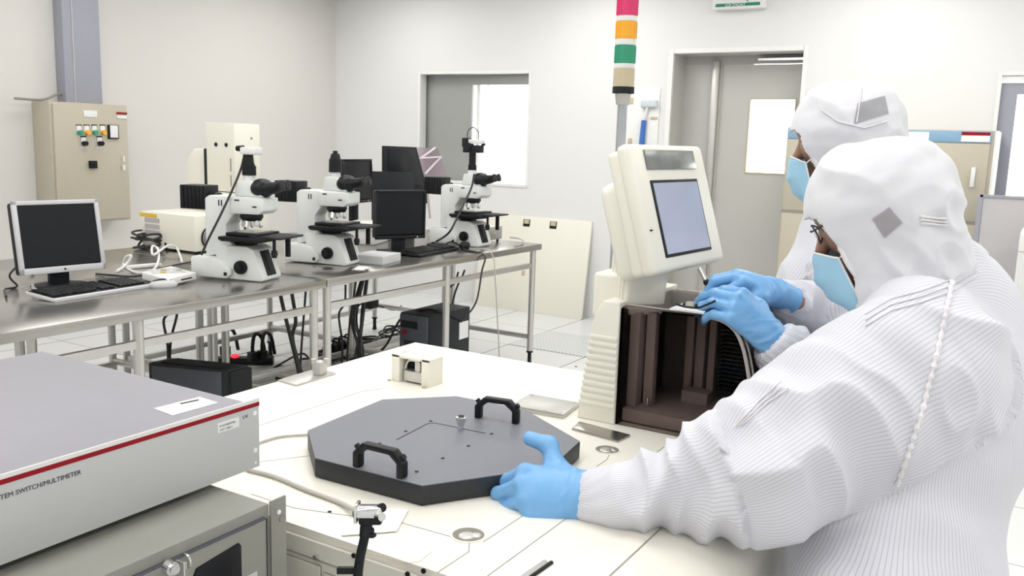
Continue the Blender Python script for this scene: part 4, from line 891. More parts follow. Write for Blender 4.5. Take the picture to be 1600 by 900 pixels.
tag(inn.build('cassette_slots', BLACK, t), None)
inn = MB(); inn.bx(BX0 + .13, BX0 + .17, 0.545, 0.60, ZM + .03, ZM + .055, .002); inn.build('inner_stage', DARKIN2, t)
inn = MB(); inn.cyl((BX0 + .02, 0.452, ZM + .03), (BX0 + .02, 0.452, ZM + .065), 0.009, seg=12); inn.cyl((BX0 + .05, 0.64, ZM + .032), (BX0 + .05, 0.64, ZM + .05), 0.004); inn.build('inner_pin', CHROME, t)
# white tray, tweezers and lever on hood top
c = onz(1075, 482, 1.112); 
# control monitor
az, ti = RZ(265.3), RZ(16.8)
cn = Vector((math.cos(az) * math.cos(ti), math.sin(az) * math.cos(ti), math.sin(ti))); rt = Vector((-math.sin(az), math.cos(az), 0)); up = cn.cross(rt)
Rm = Matrix((rt, -cn, up)).transposed()          # local x right, y into the panel, z up
cm = Vector((1.676, 0.618, 1.29))
def onm(px, py, off=0.0):
    d = Vector(ray(px, py)); o_ = Vector(CC); k = (cm + cn * off - o_).dot(cn) / d.dot(cn); p = o_ + d * k - cm
    return p.dot(rt), p.dot(up)
t2 = thing('control_monitor', 'cream control console with tilted touch screen on the ribbed tower', 'control monitor', cm)
m = MB(); m.box(cm + Rm @ Vector((0.0, 0.022, 0.0)), (0.325, 0.030, 0.249), Rm, 0.012, 3); m.box(cm + Rm @ Vector((0.0, 0.045, -0.003)), (0.318, 0.030, 0.24), Rm, 0.012, 3); m.build('housing', CREAM, t2)
m = MB(); m.box(cm + Rm @ Vector((-0.03, 0.075, -0.03)), (0.22, 0.06, 0.19), Rm, 0.02, 3); m.build('back_housing', CREAM, t2)
sx0, sz1 = onm(1022, 284); sx1, _ = onm(1092, 282); _, sz0 = onm(1080, 392)
s0, s1 = onm(1022, 284), onm(1114, 387); sxa, sxb = -0.03 + 0 * s0[0] - .098, -0.03 + .098
c_ = ((onm(1022, 284)[0] + onm(1092, 282)[0] + onm(1114, 386)[0] + onm(1046, 398)[0]) / 4, (onm(1022, 284)[1] + onm(1092, 282)[1] + onm(1114, 386)[1] + onm(1046, 398)[1]) / 4)
m = MB(); m.box(cm + Rm @ Vector((c_[0], 0.0065, c_[1])), (0.207, 0.004, 0.149), Rm, 0.001); m.build('screen_recess', BLACKM, t2)
m = MB(); m.box(cm + Rm @ Vector((c_[0], 0.0045, c_[1])), (0.195, 0.002, 0.137), Rm); m.build('screen', LCD, t2)
k_ = [onm(1005, 234), onm(1088, 233), onm(1094, 262), onm(1012, 266)]; d_ = (sum(a[0] for a in k_) / 4, sum(a[1] for a in k_) / 4)
m = MB(); m.box(cm + Rm @ Vector((d_[0], 0.0055, d_[1])), (0.215, 0.005, 0.038), Rm, 0.001)
m.build('display_strip', mat('grey_display', (0.20, 0.215, 0.20), 0.2, var=.25, nscale=25), t2)
e_ = onm(1022, 359); m = MB(); m.box(cm + Rm @ Vector((e_[0], 0.006, e_[1])), (0.006, 0.004, 0.003), Rm); m.build('indicator', BLACK, t2)
# neck: ribbed bracket from the block to the back of the console
nk = MB(); a = Vector(((1.64), 0.69, B2[2] + .01)); b = cm + Rm @ Vector((-0.05, 0.09, -0.09))
d = (b - a); rr = d.to_track_quat('Z', 'Y').to_matrix()
nk.box((a + b) / 2, (0.085, 0.10, d.length + .04), rr, 0.01, 3)
for k in range(5): nk.box(a + d * 0.5 + rr @ Vector((-0.043, -0.036 + k * 0.018, 0)), (0.008, 0.009, d.length + .02), rr, 0.002)
nk.build('neck', CREAM, t2)
m = MB(); a = Vector(atd(1094, 420, 1.72)); b = Vector(atd(1104, 441, 1.70)); m.tube([a, b], 0.0055, 12, False); m.build('lever', CHROME, t2); m = MB(); m.sph(b, 0.0065); m.build('lever_tip', BLACK, t2)
# signal tower
XS = 1.74
t3 = thing('signal_tower', 'signal lamp tower with red, amber and green lenses on a grey pole', 'signal tower', onx(960, 425, XS))
def sp(px, py): return Vector(onx(px, py, XS))
base = sp(960, 430); axis = sp(975, 145) - sp(959, 430); 
top = sp(976, 145)
axv = Vector((0, 0, 1))
zz = lambda py: sp(975, py).z
cxs, cys = XS, sp(974, 140).y
m = MB(); m.cyl((cxs, cys, 1.09), (cxs, cys, zz(146)), 0.0105, seg=20); m.build('pole', mat('grey_pole', (0.45, 0.47, 0.50), 0.3, 0.6), t3)
m = MB(); m.cyl((cxs, cys, zz(164)), (cxs, cys, zz(147)), 0.014, 0.017, 20); m.build('collar', ALU, t3)
segs = [(-8 - 20, 26, TLR, 0.0215, 'red_lens'), (34, 62, TLY, 0.0215, 'amber_lens'), (71, 100, TLG, 0.0215, 'green_lens')]
def seg_(y0, y1, m_, r_, nm):
    mm = MB(); n = 28; pr_ = []
    mm.lathe([(r_ * .96, zz(y1)), (r_, zz(y1) + .001), (r_, zz(y0) - .001), (r_ * .96, zz(y0))], (cxs, cys, 0), seg=28)
    for k in range(24): mm.cyl((cxs + r_ * math.cos(k * PI / 12), cys + r_ * math.sin(k * PI / 12), zz(y1) + .002), (cxs + r_ * math.cos(k * PI / 12), cys + r_ * math.sin(k * PI / 12), zz(y0) - .002), 0.001, seg=5)
    mm.build(nm, m_, t3)
for s_ in segs: seg_(*s_)
for y0, y1 in ((26, 34), (62, 71), (100, 107), (-36, -28)):
    m = MB(); m.cyl((cxs, cys, zz(y1)), (cxs, cys, zz(y0)), 0.0218, seg=28); m.build('white_ring', WHITEP, t3)
m = MB(); m.cyl((cxs, cys, zz(136)), (cxs, cys, zz(107)), 0.0222, seg=28); m.build('lower_body', TLB, t3)
m = MB(); m.cyl((cxs, cys, zz(146)), (cxs, cys, zz(136)), 0.0228, seg=28); m.build('base_ring', BLACKM, t3)
ZHB = 1.103
t4 = thing('specimen_tray', 'small white tray on the smoked hood under the gloved fingers', 'tray', onz(1075, 484, ZHB))
q = [onz(*v, ZHB) for v in ((1046, 484), (1100, 491), (1112, 480), (1066, 476))]
m = MB(); m.prism([(v[0], v[1]) for v in q], (0, 0, ZHB), (1, 0, 0), (0, 1, 0), (0, 0, 1), 0.003); m.build('tray', LABEL, t4)
m = MB(); c = onz(1080, 482, ZHB); m.cyl((c[0], c[1], ZHB), (c[0], c[1], ZHB + .012), 0.008, 0.011); m.build('holder', ALU, t4)
t5 = thing('tweezers', 'black curved tweezers held over the smoked hood by the gloved fingers', 'tweezers', atd(1085, 480, 1.62))
m = MB(); m.tube([atd(1056, 475, 1.63), atd(1070, 479, 1.62), atd(1090, 481, 1.61), atd(1102, 477, 1.60), atd(1118, 470, 1.60)], 0.0021, 8); m.box(atd(1069, 476, 1.625), (.004, .004, .005)); m.box(atd(1088, 478, 1.61), (.005, .004, .005)); m.build('tweezer_body', BLACK, t5)

# ================================================================= FOREGROUND INSTRUMENT AND CABINET
t = thing('measuring_instrument', 'grey rack instrument with red stripe along its face, left foreground', 'measuring instrument', (0.55, 1.08, 0.96))
m = MB(); m.bx(0.322, 0.770, 0.854, 1.30, 0.976, 1.061, 0.001); m.build('case', INSTT, t)
m = MB(); IY = 0.852
pf = bmesh.new(); m.bx(0.305, 0.7868, IY - .003, IY, 0.971, 1.0635, 0.0008); fp = m.build('front_panel', INSTF, t)
m = MB(); m.bx(0.305, 0.7868, IY - .0036, IY - .0028, 1.0588, 1.0635); m.build('white_edge', WHITEP, fp)
m = MB(); m.bx(0.305, 0.7868, IY - .0038, IY - .0028, 1.0535, 1.0588); m.build('red_stripe', RED, fp)
lettering('SYSTEM SWITCH/MULTIMETER', 0.0071, (0.5375, IY - .0034, 1.0385), (1, 0, 0), (0, 0, 1), INK, fp, align='RIGHT', extrude=.0002)
m = MB(); m.bx(0.719, 0.753, IY - .0036, IY - .0028, 1.034, 1.047); st = m.build('rating_label', LABEL, fp)
for z, (a, b) in ((1.042, (0.722, 0.75)), (1.037, (0.722, 0.75))):
    lettering('IF ACCREDITED' if z > 1.04 else 'CAT I 1000 V', 0.0035, (a, IY - .0038, z - .001), (1, 0, 0), (0, 0, 1), INK, fp, extrude=.0001)
lettering('LXI', 0.006, (0.759, IY - .0034, 1.0425), (1, 0, 0), (0, 0, 1), INK, fp, extrude=.0001)
for z in (1.045, 0.995, 0.978, 1.057):
    m = MB(); m.cyl((0.7795, IY - .0036, z), (0.7795, IY - .0028, z), 0.0032 if z in (1.045, 0.995) else .0018, seg=16); m.build('rack_hole', PAPER, fp)
q = [onz(*v, 1.0615) for v in ((240, 638), (312, 620), (341, 629), (270, 649))]
m = MB(); m.prism([(v[0], v[1]) for v in q], (0, 0, 1.0612), (1, 0, 0), (0, 1, 0), (0, 0, 1), 0.0004); lb = m.build('warning_label', LABEL, t)
a = onz(282, 631, 1.062); b = onz(310, 625, 1.062); m = MB(); m.tube([a, b], 0.0012, 4, False); m.build('label_text', INK, lb)
for x in (0.36, 0.70):
    for y in (0.90, 1.25):
        m = MB(); m.cyl((x, y, 0.96), (x, y, 0.977), 0.012, 0.013); m.build('foot', BLACK, t)
KY = 0.769
t = thing('rack_cabinet', 'grey green steel cabinet with key lock under the measuring instrument', 'cabinet', (0.48, 1.0, 0))
m = MB(); m.bx(0.235, 0.7265, KY, 1.33, 0.0, 0.96, 0.002); m.build('case', CABG, t)
m = MB(); m.bx(0.7265, 0.7525, KY - .002, KY + .001, 0.02, 0.962, 0.0008); er = m.build('mounting_ear', CABG, t)
m = MB(); m.bx(0.7262, 0.7272, KY - .0035, KY, 0.02, 0.958); m.build('ear_gap', SEAM, t)
m = MB(); m.cyl((0.740, KY - .003, 0.9445), (0.740, KY - .0015, 0.9445), 0.003, seg=14); m.build('round_hole', PAPER, er)
m = MB(); m.cyl((0.745, KY - .003, 0.9345), (0.745, KY - .0015, 0.9345), 0.0045, seg=14); m.build('screw', CABG, er)
m = MB(); m.bx(0.25, 0.716, KY - .006, KY, 0.05, 0.9455, 0.001); dr = m.build('door', CABG, t)
m = MB()
for a in ((0.716, 0.7168, 0.05, 0.9455), (0.25, 0.7168, 0.9455, 0.9463)): m.bx(a[0], a[1], KY - .007, KY, a[2], a[3])
m.build('door_gap', INK, t)
m = MB(); m.prism([(0.612, 0.80), (0.604, 0.81), (0.604, 0.91), (0.612, 0.925), (0.672, 0.932), (0.675, 0.928), (0.675, 0.80)], (0, KY - .0085, 0), (1, 0, 0), (0, 0, 1), (0, 1, 0), 0.003, 0.0008); m.build('window', SCREEN, dr)
m = MB(); c = ony(262, 886, KY - .006); m.cyl((c[0], KY - .006, c[2]), (c[0], KY - .014, c[2]), 0.0085, 0.0075, 24); m.cyl((c[0], KY - .014, c[2]), (c[0], KY - .018, c[2]), 0.0055, seg=18); lk = m.build('key_lock', CHROME, dr)
m = MB(); m.box((c[0] + .002, KY - .024, c[2] + .002), (0.0022, 0.014, 0.018), None, 0.0008); m.lathe([(0.006, -0.001), (0.0085, -0.001), (0.0085, 0.001), (0.006, 0.001)], (c[0] + .004, KY - .03, c[2] + .012), (1, 0, 0), 18); m.build('key', CHROME, lk)
m = MB(); m.bx(0.68, 0.70, KY - .0065, KY - .006, 0.86, 0.885); m.build('sticker', SILVER, dr)

# ================================================================= PEOPLE
# Bodies, suits and gloves are grown as smooth blended volumes and skinned to a mesh.
class Field:
    def __init__(s, lo, hi, h):
        s.lo = np.array(lo, float); s.h = h; s.n = np.ceil((np.array(hi, float) - s.lo) / h).astype(int) + 1
        s.F = np.full(tuple(s.n), 0.5, np.float32)
    def sub(s, lo, hi):
        a = np.clip(np.floor((lo - s.lo) / s.h).astype(int), 0, s.n); b = np.clip(np.ceil((hi - s.lo) / s.h).astype(int) + 1, 0, s.n)
        sl = tuple(slice(a[i], b[i]) for i in range(3))
        ax = [s.lo[i] + s.h * np.arange(a[i], b[i], dtype=np.float32) for i in range(3)]
        return sl, ax
    def cone(s, a, b, ra, rb, k=0.02, n=None, sc=1.0, cut=False):
        a = np.array(a, float); b = np.array(b, float); R = max(ra, rb) * max(1, sc) + k + 3 * s.h
        sl, ax = s.sub(np.minimum(a, b) - R, np.maximum(a, b) + R)
        if min(len(q) for q in ax) == 0: return
        X, Y, Z = np.meshgrid(*ax, indexing='ij', sparse=True)
        d = (b - a).astype(np.float32); dd = max(float(d @ d), 1e-9)
        t = np.clip(((X - a[0]) * d[0] + (Y - a[1]) * d[1] + (Z - a[2]) * d[2]) / dd, 0, 1)
        qx, qy, qz = X - a[0] - t * d[0], Y - a[1] - t * d[1], Z - a[2] - t * d[2]
        if n is not None:
            n = np.array(n, float) / np.linalg.norm(n); w = (qx * n[0] + qy * n[1] + qz * n[2]) * (1 / sc - 1)
            qx, qy, qz = qx + w * n[0], qy + w * n[1], qz + w * n[2]
        D = np.sqrt(qx * qx + qy * qy + qz * qz) - (ra + (rb - ra) * t)
        if n is not None: D = D * min(1.0, (1 + sc) / 2 if sc < 1 else 1.0)
        F = s.F[sl]
        if cut:
            D = -D; h_ = np.clip(0.5 - 0.5 * (D - F) / -k, 0, 1) if False else None
            s.F[sl] = np.maximum(F, D)
        else:
            h_ = np.clip(0.5 + 0.5 * (F - D) / k, 0, 1); s.F[sl] = F * (1 - h_) + D * h_ - k * h_ * (1 - h_)
    def boxcut(s, c, axes, half, r=0.01):
        c = np.array(c, float); R = np.linalg.norm(half) + 0.03; sl, ax = s.sub(c - R, c + R)
        X, Y, Z = np.meshgrid(*ax, indexing='ij', sparse=True); q = []
        for A_, hh in zip(axes, half): q.append(np.abs((X - c[0]) * A_[0] + (Y - c[1]) * A_[1] + (Z - c[2]) * A_[2]) - (hh - r))
        D = np.sqrt(sum(np.maximum(v, 0) ** 2 for v in q)) + np.minimum(np.maximum(np.maximum(q[0], q[1]), q[2]), 0) - r
        s.F[sl] = np.maximum(s.F[sl], -D)
    def mesh(s):
        F = s.F; ins = F < 0; nx, ny, nz = F.shape
        c = [ins[i:nx - 1 + i, j:ny - 1 + j, k:nz - 1 + k] for i in (0, 1) for j in (0, 1) for k in (0, 1)]
        cnt = sum(q.astype(np.int8) for q in c); act = (cnt > 0) & (cnt < 8)
        idx = np.full(act.shape, -1, np.int64); I = np.argwhere(act); idx[act] = np.arange(len(I))
        P = np.zeros((len(I), 3)); N_ = np.zeros(len(I)); off = [(i, j, k) for i in (0, 1) for j in (0, 1) for k in (0, 1)]
        V = [F[I[:, 0] + o[0], I[:, 1] + o[1], I[:, 2] + o[2]] for o in off]
        for a in range(8):
            for b in range(a + 1, 8):
                if sum(abs(off[a][q] - off[b][q]) for q in range(3)) != 1: continue
                m_ = (V[a] < 0) != (V[b] < 0); t_ = np.where(m_, V[a] / (V[a] - V[b] + 1e-12), 0)
                for q in range(3): P[:, q] += np.where(m_, off[a][q] + t_ * (off[b][q] - off[a][q]), 0)
                N_ += m_
        P = (P / N_[:, None] + I) * s.h + s.lo
        faces = []
        for axi in range(3):
            o1, o2 = [(1, 2), (2, 0), (0, 1)][axi]
            sh = [slice(1, -1)] * 3; sh[axi] = slice(0, -1)
            A_ = ins[tuple(sh)]; sh2 = list(sh); sh2[axi] = slice(1, None); B2_ = ins[tuple(sh2)]
            E = np.argwhere(A_ != B2_); 
            if not len(E): continue
            fl = A_[E[:, 0], E[:, 1], E[:, 2]]
            base = E + 1; base[:, axi] -= 1
            def cid(d1, d2):
                q = base.copy(); q[:, o1] -= d1; q[:, o2] -= d2; return idx[q[:, 0], q[:, 1], q[:, 2]]
            a, b, c_, d = cid(1, 1), cid(0, 1), cid(0, 0), cid(1, 0)
            Q = np.stack([a, b, c_, d], 1); Q[~fl] = Q[~fl][:, ::-1]; faces.append(Q[(Q >= 0).all(1)])
        return P, np.concatenate(faces)
def to_obj(name, P, Q, m_, parent, attr=None, origin=None):
    me = bpy.data.meshes.new(name); l = np.array(wloc(parent)) if parent is not None else (np.array(origin) if origin is not None else np.zeros(3))
    V = (P - l).astype(np.float32)
    me.vertices.add(len(V)); me.vertices.foreach_set('co', V.ravel())
    me.loops.add(Q.size); me.loops.foreach_set('vertex_index', Q.ravel().astype(np.int32))
    me.polygons.add(len(Q)); me.polygons.foreach_set('loop_start', np.arange(0, Q.size, 4, dtype=np.int32)); me.polygons.foreach_set('loop_total', np.full(len(Q), 4, np.int32))
    me.update(calc_edges=True); me.validate()
    me.polygons.foreach_set('use_smooth', [True] * len(me.polygons))
    if attr is not None:
        a = me.attributes.new('stripe', 'FLOAT', 'POINT'); a.data.foreach_set('value', attr.astype(np.float32))
    me.materials.append(m_)
    o = bpy.data.objects.new(name, me); COL.objects.link(o)
    if parent is not None: o.parent = parent
    else: o.location = Vector(l)
    return o
def vnormals(P, Q):
    n = np.cross(P[Q[:, 2]] - P[Q[:, 0]], P[Q[:, 3]] - P[Q[:, 1]]); N_ = np.zeros_like(P)
    for k in range(4): np.add.at(N_, Q[:, k], n)
    return N_ / (np.linalg.norm(N_, axis=1)[:, None] + 1e-9)
def smooth_(P, Q, it, w=0.5):
    for _ in range(it):
        S = np.zeros_like(P); C_ = np.zeros(len(P))
        for k in range(4):
            np.add.at(S, Q[:, k], P[Q[:, (k + 1) % 4]] + P[Q[:, (k + 3) % 4]]); np.add.at(C_, Q[:, k], 2)
        P = P * (1 - w) + w * S / C_[:, None]
    return P
def nrm(v): v = np.array(v, float); return v / np.linalg.norm(v)

def hand_chains(W, X, Zb, side, curls, thumb, s=1.0, splay=0.06):
    """W wrist, X toward fingers, Zb back of hand, side 'L'/'R'; returns capsules (a, b, ra, rb, k)"""
    X = nrm(X); Zb = nrm(np.array(Zb) - X * (np.array(Zb) @ X)); Y = np.cross(X, Zb) if side == 'L' else np.cross(Zb, X)
    def L(x, y, z): return W + (X * x + Y * y + Zb * z) * s
    out = []; K = [(0.086, 0.029, 0.001), (0.090, 0.009, 0.004), (0.085, -0.011, 0.002), (0.076, -0.029, -0.003)]
    for i, kx in enumerate(K):
        out.append((L(0.0, kx[1] * 0.55, 0), L(*kx), 0.0165 * s, 0.0115 * s, 0.014 * s))
    out.append((L(0.01, 0, -.002), L(0.065, 0.0, -0.004), 0.019 * s, 0.016 * s, 0.02 * s))
    lens = [(0.043, 0.026, 0.021), (0.047, 0.030, 0.022), (0.043, 0.028, 0.021), (0.034, 0.021, 0.019)]; tips = []
    for i in range(4):
        p = L(*K[i]); a = 0.0; sp = splay * (1.5 - i)
        rad = (0.0105, 0.0092, 0.0085, 0.0072) if i < 3 else (0.0092, 0.008, 0.0074, 0.0064)
        for j in range(3):
            a += curls[i][j]; d = X * math.cos(a) * math.cos(sp) + Y * math.sin(sp) * math.cos(a) - Zb * math.sin(a)
            q = p + d * lens[i][j] * s; out.append((p, q, rad[j] * s, rad[j + 1] * s, 0.0045 * s)); p = q
        tips.append(p)
    b0 = L(0.018, 0.018, -0.006); b1 = L(0.045, 0.042, -0.012); out.append((b0, b1, 0.017 * s, 0.0135 * s, 0.016 * s))
    t1 = nrm(X * thumb[0][0] + Y * thumb[0][1] + Zb * thumb[0][2]); t2 = nrm(X * thumb[1][0] + Y * thumb[1][1] + Zb * thumb[1][2])
    b2 = b1 + t1 * 0.034 * s; b3 = b2 + t2 * 0.029 * s
    out.append((b1, b2, 0.0138 * s, 0.0120 * s, 0.012 * s)); out.append((b2, b3, 0.0120 * s, 0.0098 * s, 0.006 * s))
    out.append((L(-0.045, 0, 0), L(0.01, 0, 0), 0.0265 * s, 0.025 * s, 0.015 * s))
    return out, (X, Y, Zb, L)

def person(label, origin, Hc, f, headscale, hands, joints, legs, stripes_dir, opening=(0.086, 0.071, -0.058, 0.086), detail=0.0052, glasses=False, patch=None):
    """everything in world coordinates"""
    f = nrm(f); up0 = np.array([0, 0, 1.0]); s_ = nrm(np.cross(up0, f)); u = np.cross(f, s_)   # s_: person's left
    HS = headscale
    def H_(a, b, c=0.0): return Hc + (f * a + u * b + s_ * c) * HS
    # ---- body (one continuous skin surface)
    pts = [np.array(j[0]) for j in joints] + [np.array(j[1]) for j in joints] + [Hc] + [h['W'] for h in hands] + [np.array([l[0], l[1], 0]) for l in legs['feet']]
    lo = np.min(pts, 0) - 0.22; hi = np.max(pts, 0) + 0.22; lo[2] = -0.01
    B = Field(lo, hi, 0.0065)
    for j in joints:
        a, b, ra, rb, kk, n, sc = j[:7]; g = 0.70 if j[7] != 'torso' else 0.86
        B.cone(a, b, ra * g, rb * g, 0.03, n, sc)
    for hp, kn, an in zip(legs['hips'], legs['knees'], legs['feet']):
        B.cone(hp, kn, 0.075, 0.055, 0.04); B.cone(kn, [an[0], an[1], 0.09], 0.052, 0.036, 0.03); B.cone([an[0], an[1], 0.06], np.array([an[0], an[1], 0.04]) + nrm(legs['toe']) * 0.17, 0.038, 0.03, 0.03)
    def headprims(Fd, g=0.0, neck=True):
        Fd.cone(H_(-0.008, 0.002), H_(0.030, 0.008), 0.074 + g, 0.076 + g, 0.03, s_, 0.90)
        Fd.cone(H_(0.04, -0.035), H_(0.055, -0.085), 0.062 + g, 0.045 + g, 0.04, s_, 0.95)
        Fd.cone(H_(0.085, -0.105), H_(0.088, -0.110), 0.024 + g, 0.022 + g, 0.03)            # chin
        Fd.cone(H_(0.095, 0.03), H_(0.094, 0.032, 0.03), 0.014, 0.012, 0.02); Fd.cone(H_(0.095, 0.03), H_(0.094, 0.032, -0.03), 0.014, 0.012, 0.02)   # brow
        Fd.cone(H_(0.102, 0.005), H_(0.126, -0.032), 0.008, 0.012, 0.010)                   # nose
        for sg in (-1, 1):
            Fd.cone(H_(0.075, -0.03, sg * 0.036), H_(0.07, -0.04, sg * 0.04), 0.022, 0.019, 0.03)   # cheeks
            Fd.cone(H_(-0.012, -0.005, sg * 0.072), H_(-0.008, -0.05, sg * 0.069), 0.010, 0.008, 0.008, s_, 0.6)   # ears
        Fd.cone(H_(0.104, -0.065, -0.02), H_(0.104, -0.065, 0.02), 0.007, 0.007, 0.006); Fd.cone(H_(0.101, -0.077, -0.016), H_(0.101, -0.077, 0.016), 0.007, 0.007, 0.006)
    headprims(B)
    B.cone(H_(-0.01, -0.05), legs['neck'], 0.058, 0.06, 0.03)
    for h in hands:
        h['ch'], h['fr'] = hand_chains(h['W'], h['X'], h['Z'], h['side'], h['curl'], h['thumb'], h.get('s', 1.0), h.get('splay', 0.06))
        for a, b, ra, rb, k in h['ch']: B.cone(a, b, ra * 0.74, rb * 0.74, max(0.004, k * 0.8))
        B.cone(h['W'] - nrm(h['X']) * 0.01, h['fore'], 0.020, 0.026, 0.015)
    P, Q = B.mesh()
    body = to_obj('person', P, Q, SKIN, None, origin=origin)
    tag(body, label, 'person', 'people in white cleanroom suits')
    # ---- gloves
    for h in hands:
        pp = np.array([c[0] for c in h['ch']] + [c[1] for c in h['ch']]); G = Field(pp.min(0) - 0.035, pp.max(0) + 0.035, 0.0022)
        for a, b, ra, rb, k in h['ch']: G.cone(a, b, ra, rb, k)
        X, Y, Zb, L = h['fr']
        # rolled cuff end
        G.boxcut(L(-0.045 - 0.2 + h.get('cuff', 0.012), 0, 0), (X, Y, Zb), (0.2, 0.1, 0.1), 0.001)
        P, Q = G.mesh(); P = smooth_(P, Q, 2, 0.4); N_ = vnormals(P, Q)
        lx = (P - L(0, 0, 0)) @ X; ly = (P - L(0, 0, 0)) @ Y; lz = (P - L(0, 0, 0)) @ Zb
        w = np.exp(-((lx - 0.005) / 0.035) ** 2)
        rg = np.array([1 - 2 * abs(noise.noise(Vector((a * 60 + b * 35, b * 28 - a * 14, c * 30)))) for a, b, c in zip(lx, ly, lz)])
        P = P + N_ * ((rg * 0.0016 - 0.0006) * (0.25 + w))[:, None]
        to_obj('glove', P, Q, GLOVE, body)
    # ---- coverall
    S = Field(lo, hi, detail)
    for j in joints: S.cone(j[0], j[1], j[2], j[3], j[4], j[5], j[6])
    for hp, kn, an in zip(legs['hips'], legs['knees'], legs['feet']):
        S.cone(hp, kn, 0.105, 0.085, 0.05); S.cone(kn, [an[0], an[1], 0.12], 0.085, 0.062, 0.04); S.cone([an[0], an[1], 0.10], [an[0], an[1], 0.05], 0.06, 0.05, 0.03)
        S.cone([an[0], an[1], 0.045], np.array([an[0], an[1], 0.042]) + nrm(legs['toe']) * 0.18, 0.048, 0.04, 0.03)
    for h in hands:
        X, Y, Zb, L = h['fr']; S.boxcut(L(0.1 - 0.012 - h.get('cb', 0.0), 0, 0), (X, Y, Zb), (0.1, 0.09, 0.09), 0.002)
    P, Q = S.mesh(); P = smooth_(P, Q, 3, 0.5); N_ = vnormals(P, Q)
    # which part of the suit each point belongs to, its stripe coordinate and fold pattern
    best = np.full(len(P), 9.0); st = np.zeros(len(P)); disp = np.zeros(len(P)); acc = {}
    tors = [j for j in joints if j[7] == 'torso']; axT = nrm(stripes_dir); 
    for j in joints:
        a, b = np.array(j[0]), np.array(j[1]); d = b - a; t_ = np.clip((P - a) @ d / (d @ d), 0, 1); q = P - a - t_[:, None] * d; r = j[2] + (j[3] - j[2]) * t_
        if j[5] is not None:
            n = nrm(j[5]); q = q + np.outer((q @ n) * (1 / j[6] - 1), n)
        D = np.linalg.norm(q, axis=1) - r; dn = nrm(d)
        if j[7] == 'torso':
            zc_ = nrm(np.array([0, 0, 1.0])); l1 = nrm(np.cross(zc_, axT)); ctr = (np.array(tors[0][0]) + np.array(tors[-1][1])) / 2
            qq = P - ctr; sc_ = np.arctan2(qq @ axT, -(qq @ l1)) * 0.19
        else:
            ref = nrm(np.cross(dn, [0.2, -0.1, 1])); r2 = np.cross(dn, ref); sc_ = np.arctan2((P - a) @ ref, (P - a) @ r2) * (j[2] + j[3]) / 2 * 1.0
            sc_ = np.arctan2((P - a - t_[:, None] * d) @ ref, (P - a - t_[:, None] * d) @ r2) * j[8]
        m_ = D < best; best[m_] = D[m_]; st[m_] = sc_[m_]
    # folds: broad ridged noise stretched across the limb, plus finer crumples
    arm = np.zeros(len(P)); along = np.zeros(len(P)); ang = np.zeros(len(P)); base = 0
    for j in joints:
        if j[7] == 'torso': continue
        a, b = np.array(j[0]), np.array(j[1]); d = b - a; Ld = np.linalg.norm(d); t_ = np.clip((P - a) @ d / (d @ d), 0, 1); D = np.linalg.norm(P - a - t_[:, None] * d, axis=1) - (j[2] + (j[3] - j[2]) * t_)
        w = np.exp(-(np.maximum(D, 0) / 0.02) ** 2); m_ = w > arm; arm[m_] = w[m_]; along[m_] = (j[9] + t_ * Ld)[m_]
    rg = np.empty(len(P)); fn_ = np.empty(len(P))
    for i in range(len(P)):
        x, y, z = P[i]; al = along[i]
        if arm[i] > 0.4:
            rg[i] = 1 - 2.8 * abs(noise.noise(Vector((al * 12 + z * 5, x * 5 + z * 7, y * 5 + z * 3))))
            fn_[i] = noise.noise(Vector((al * 30, x * 9 + z * 9, y * 9)))
        else:
            rg[i] = 1 - 2.4 * abs(noise.noise(Vector((x * 5 + z * 2, y * 5 - z * 2, z * 4.5 + x * 2))))
            fn_[i] = noise.noise(Vector((x * 11, y * 11, z * 14 + x * 5)))
    amp = 0.009 + 0.008 * arm
    disp = rg * amp - 0.004 + fn_ * 0.004
    wc = arm * np.exp(-((np.mod(along, 2.0) - 0.47) / 0.075) ** 2)
    ph = np.array([noise.noise(Vector((p_[0] * 9, p_[1] * 9, p_[2] * 9))) for p_ in P])
    disp = disp + wc * 0.0085 * (1 - 2 * np.abs(np.sin(np.pi * (along / 0.042) + 2.2 * ph)) ** 0.8)
    for h in hands:                                     # gathered elastic cuffs
        X, Y, Zb, L = h['fr']; dd = np.linalg.norm(P - L(-0.02, 0, 0), axis=1); w = np.exp(-(dd / 0.055) ** 2)
        an_ = np.arctan2((P - L(0, 0, 0)) @ Y, (P - L(0, 0, 0)) @ Zb); disp = disp * (1 - w) + w * 0.0018 * np.sin(an_ * 16 + 6 * ((P - L(0, 0, 0)) @ X) / 0.05)
    P = P + N_ * disp[:, None]
    suit = to_obj('coverall', P, Q, SUIT, body, st)
    # ---- hood
    hb = Hc; R_ = 0.26; G = Field(hb - R_, hb + R_ * 1.0, 0.0035)
    G.cone(H_(-0.005, 0.004), H_(0.023, 0.008), 0.106, 0.106, 0.03, s_, 0.90)
    G.cone(H_(0.036, -0.03), H_(0.056, -0.098), 0.088, 0.068, 0.035, s_, 0.95)
    for c in legs['hooddrape']: G.cone(c[0], c[1], c[2], c[3], 0.05)
    o0, o1, o2, o3 = opening
    G.boxcut(H_(o0 + 0.06 * 1.0, o2), (f, s_, u), (0.06 + 0.020, o1, o3), 0.03)
    P, Q = G.mesh(); P = smooth_(P, Q, 2, 0.5); N_ = vnormals(P, Q)
    l = (P - Hc); lf, lu, ls = l @ f, l @ u, l @ s_
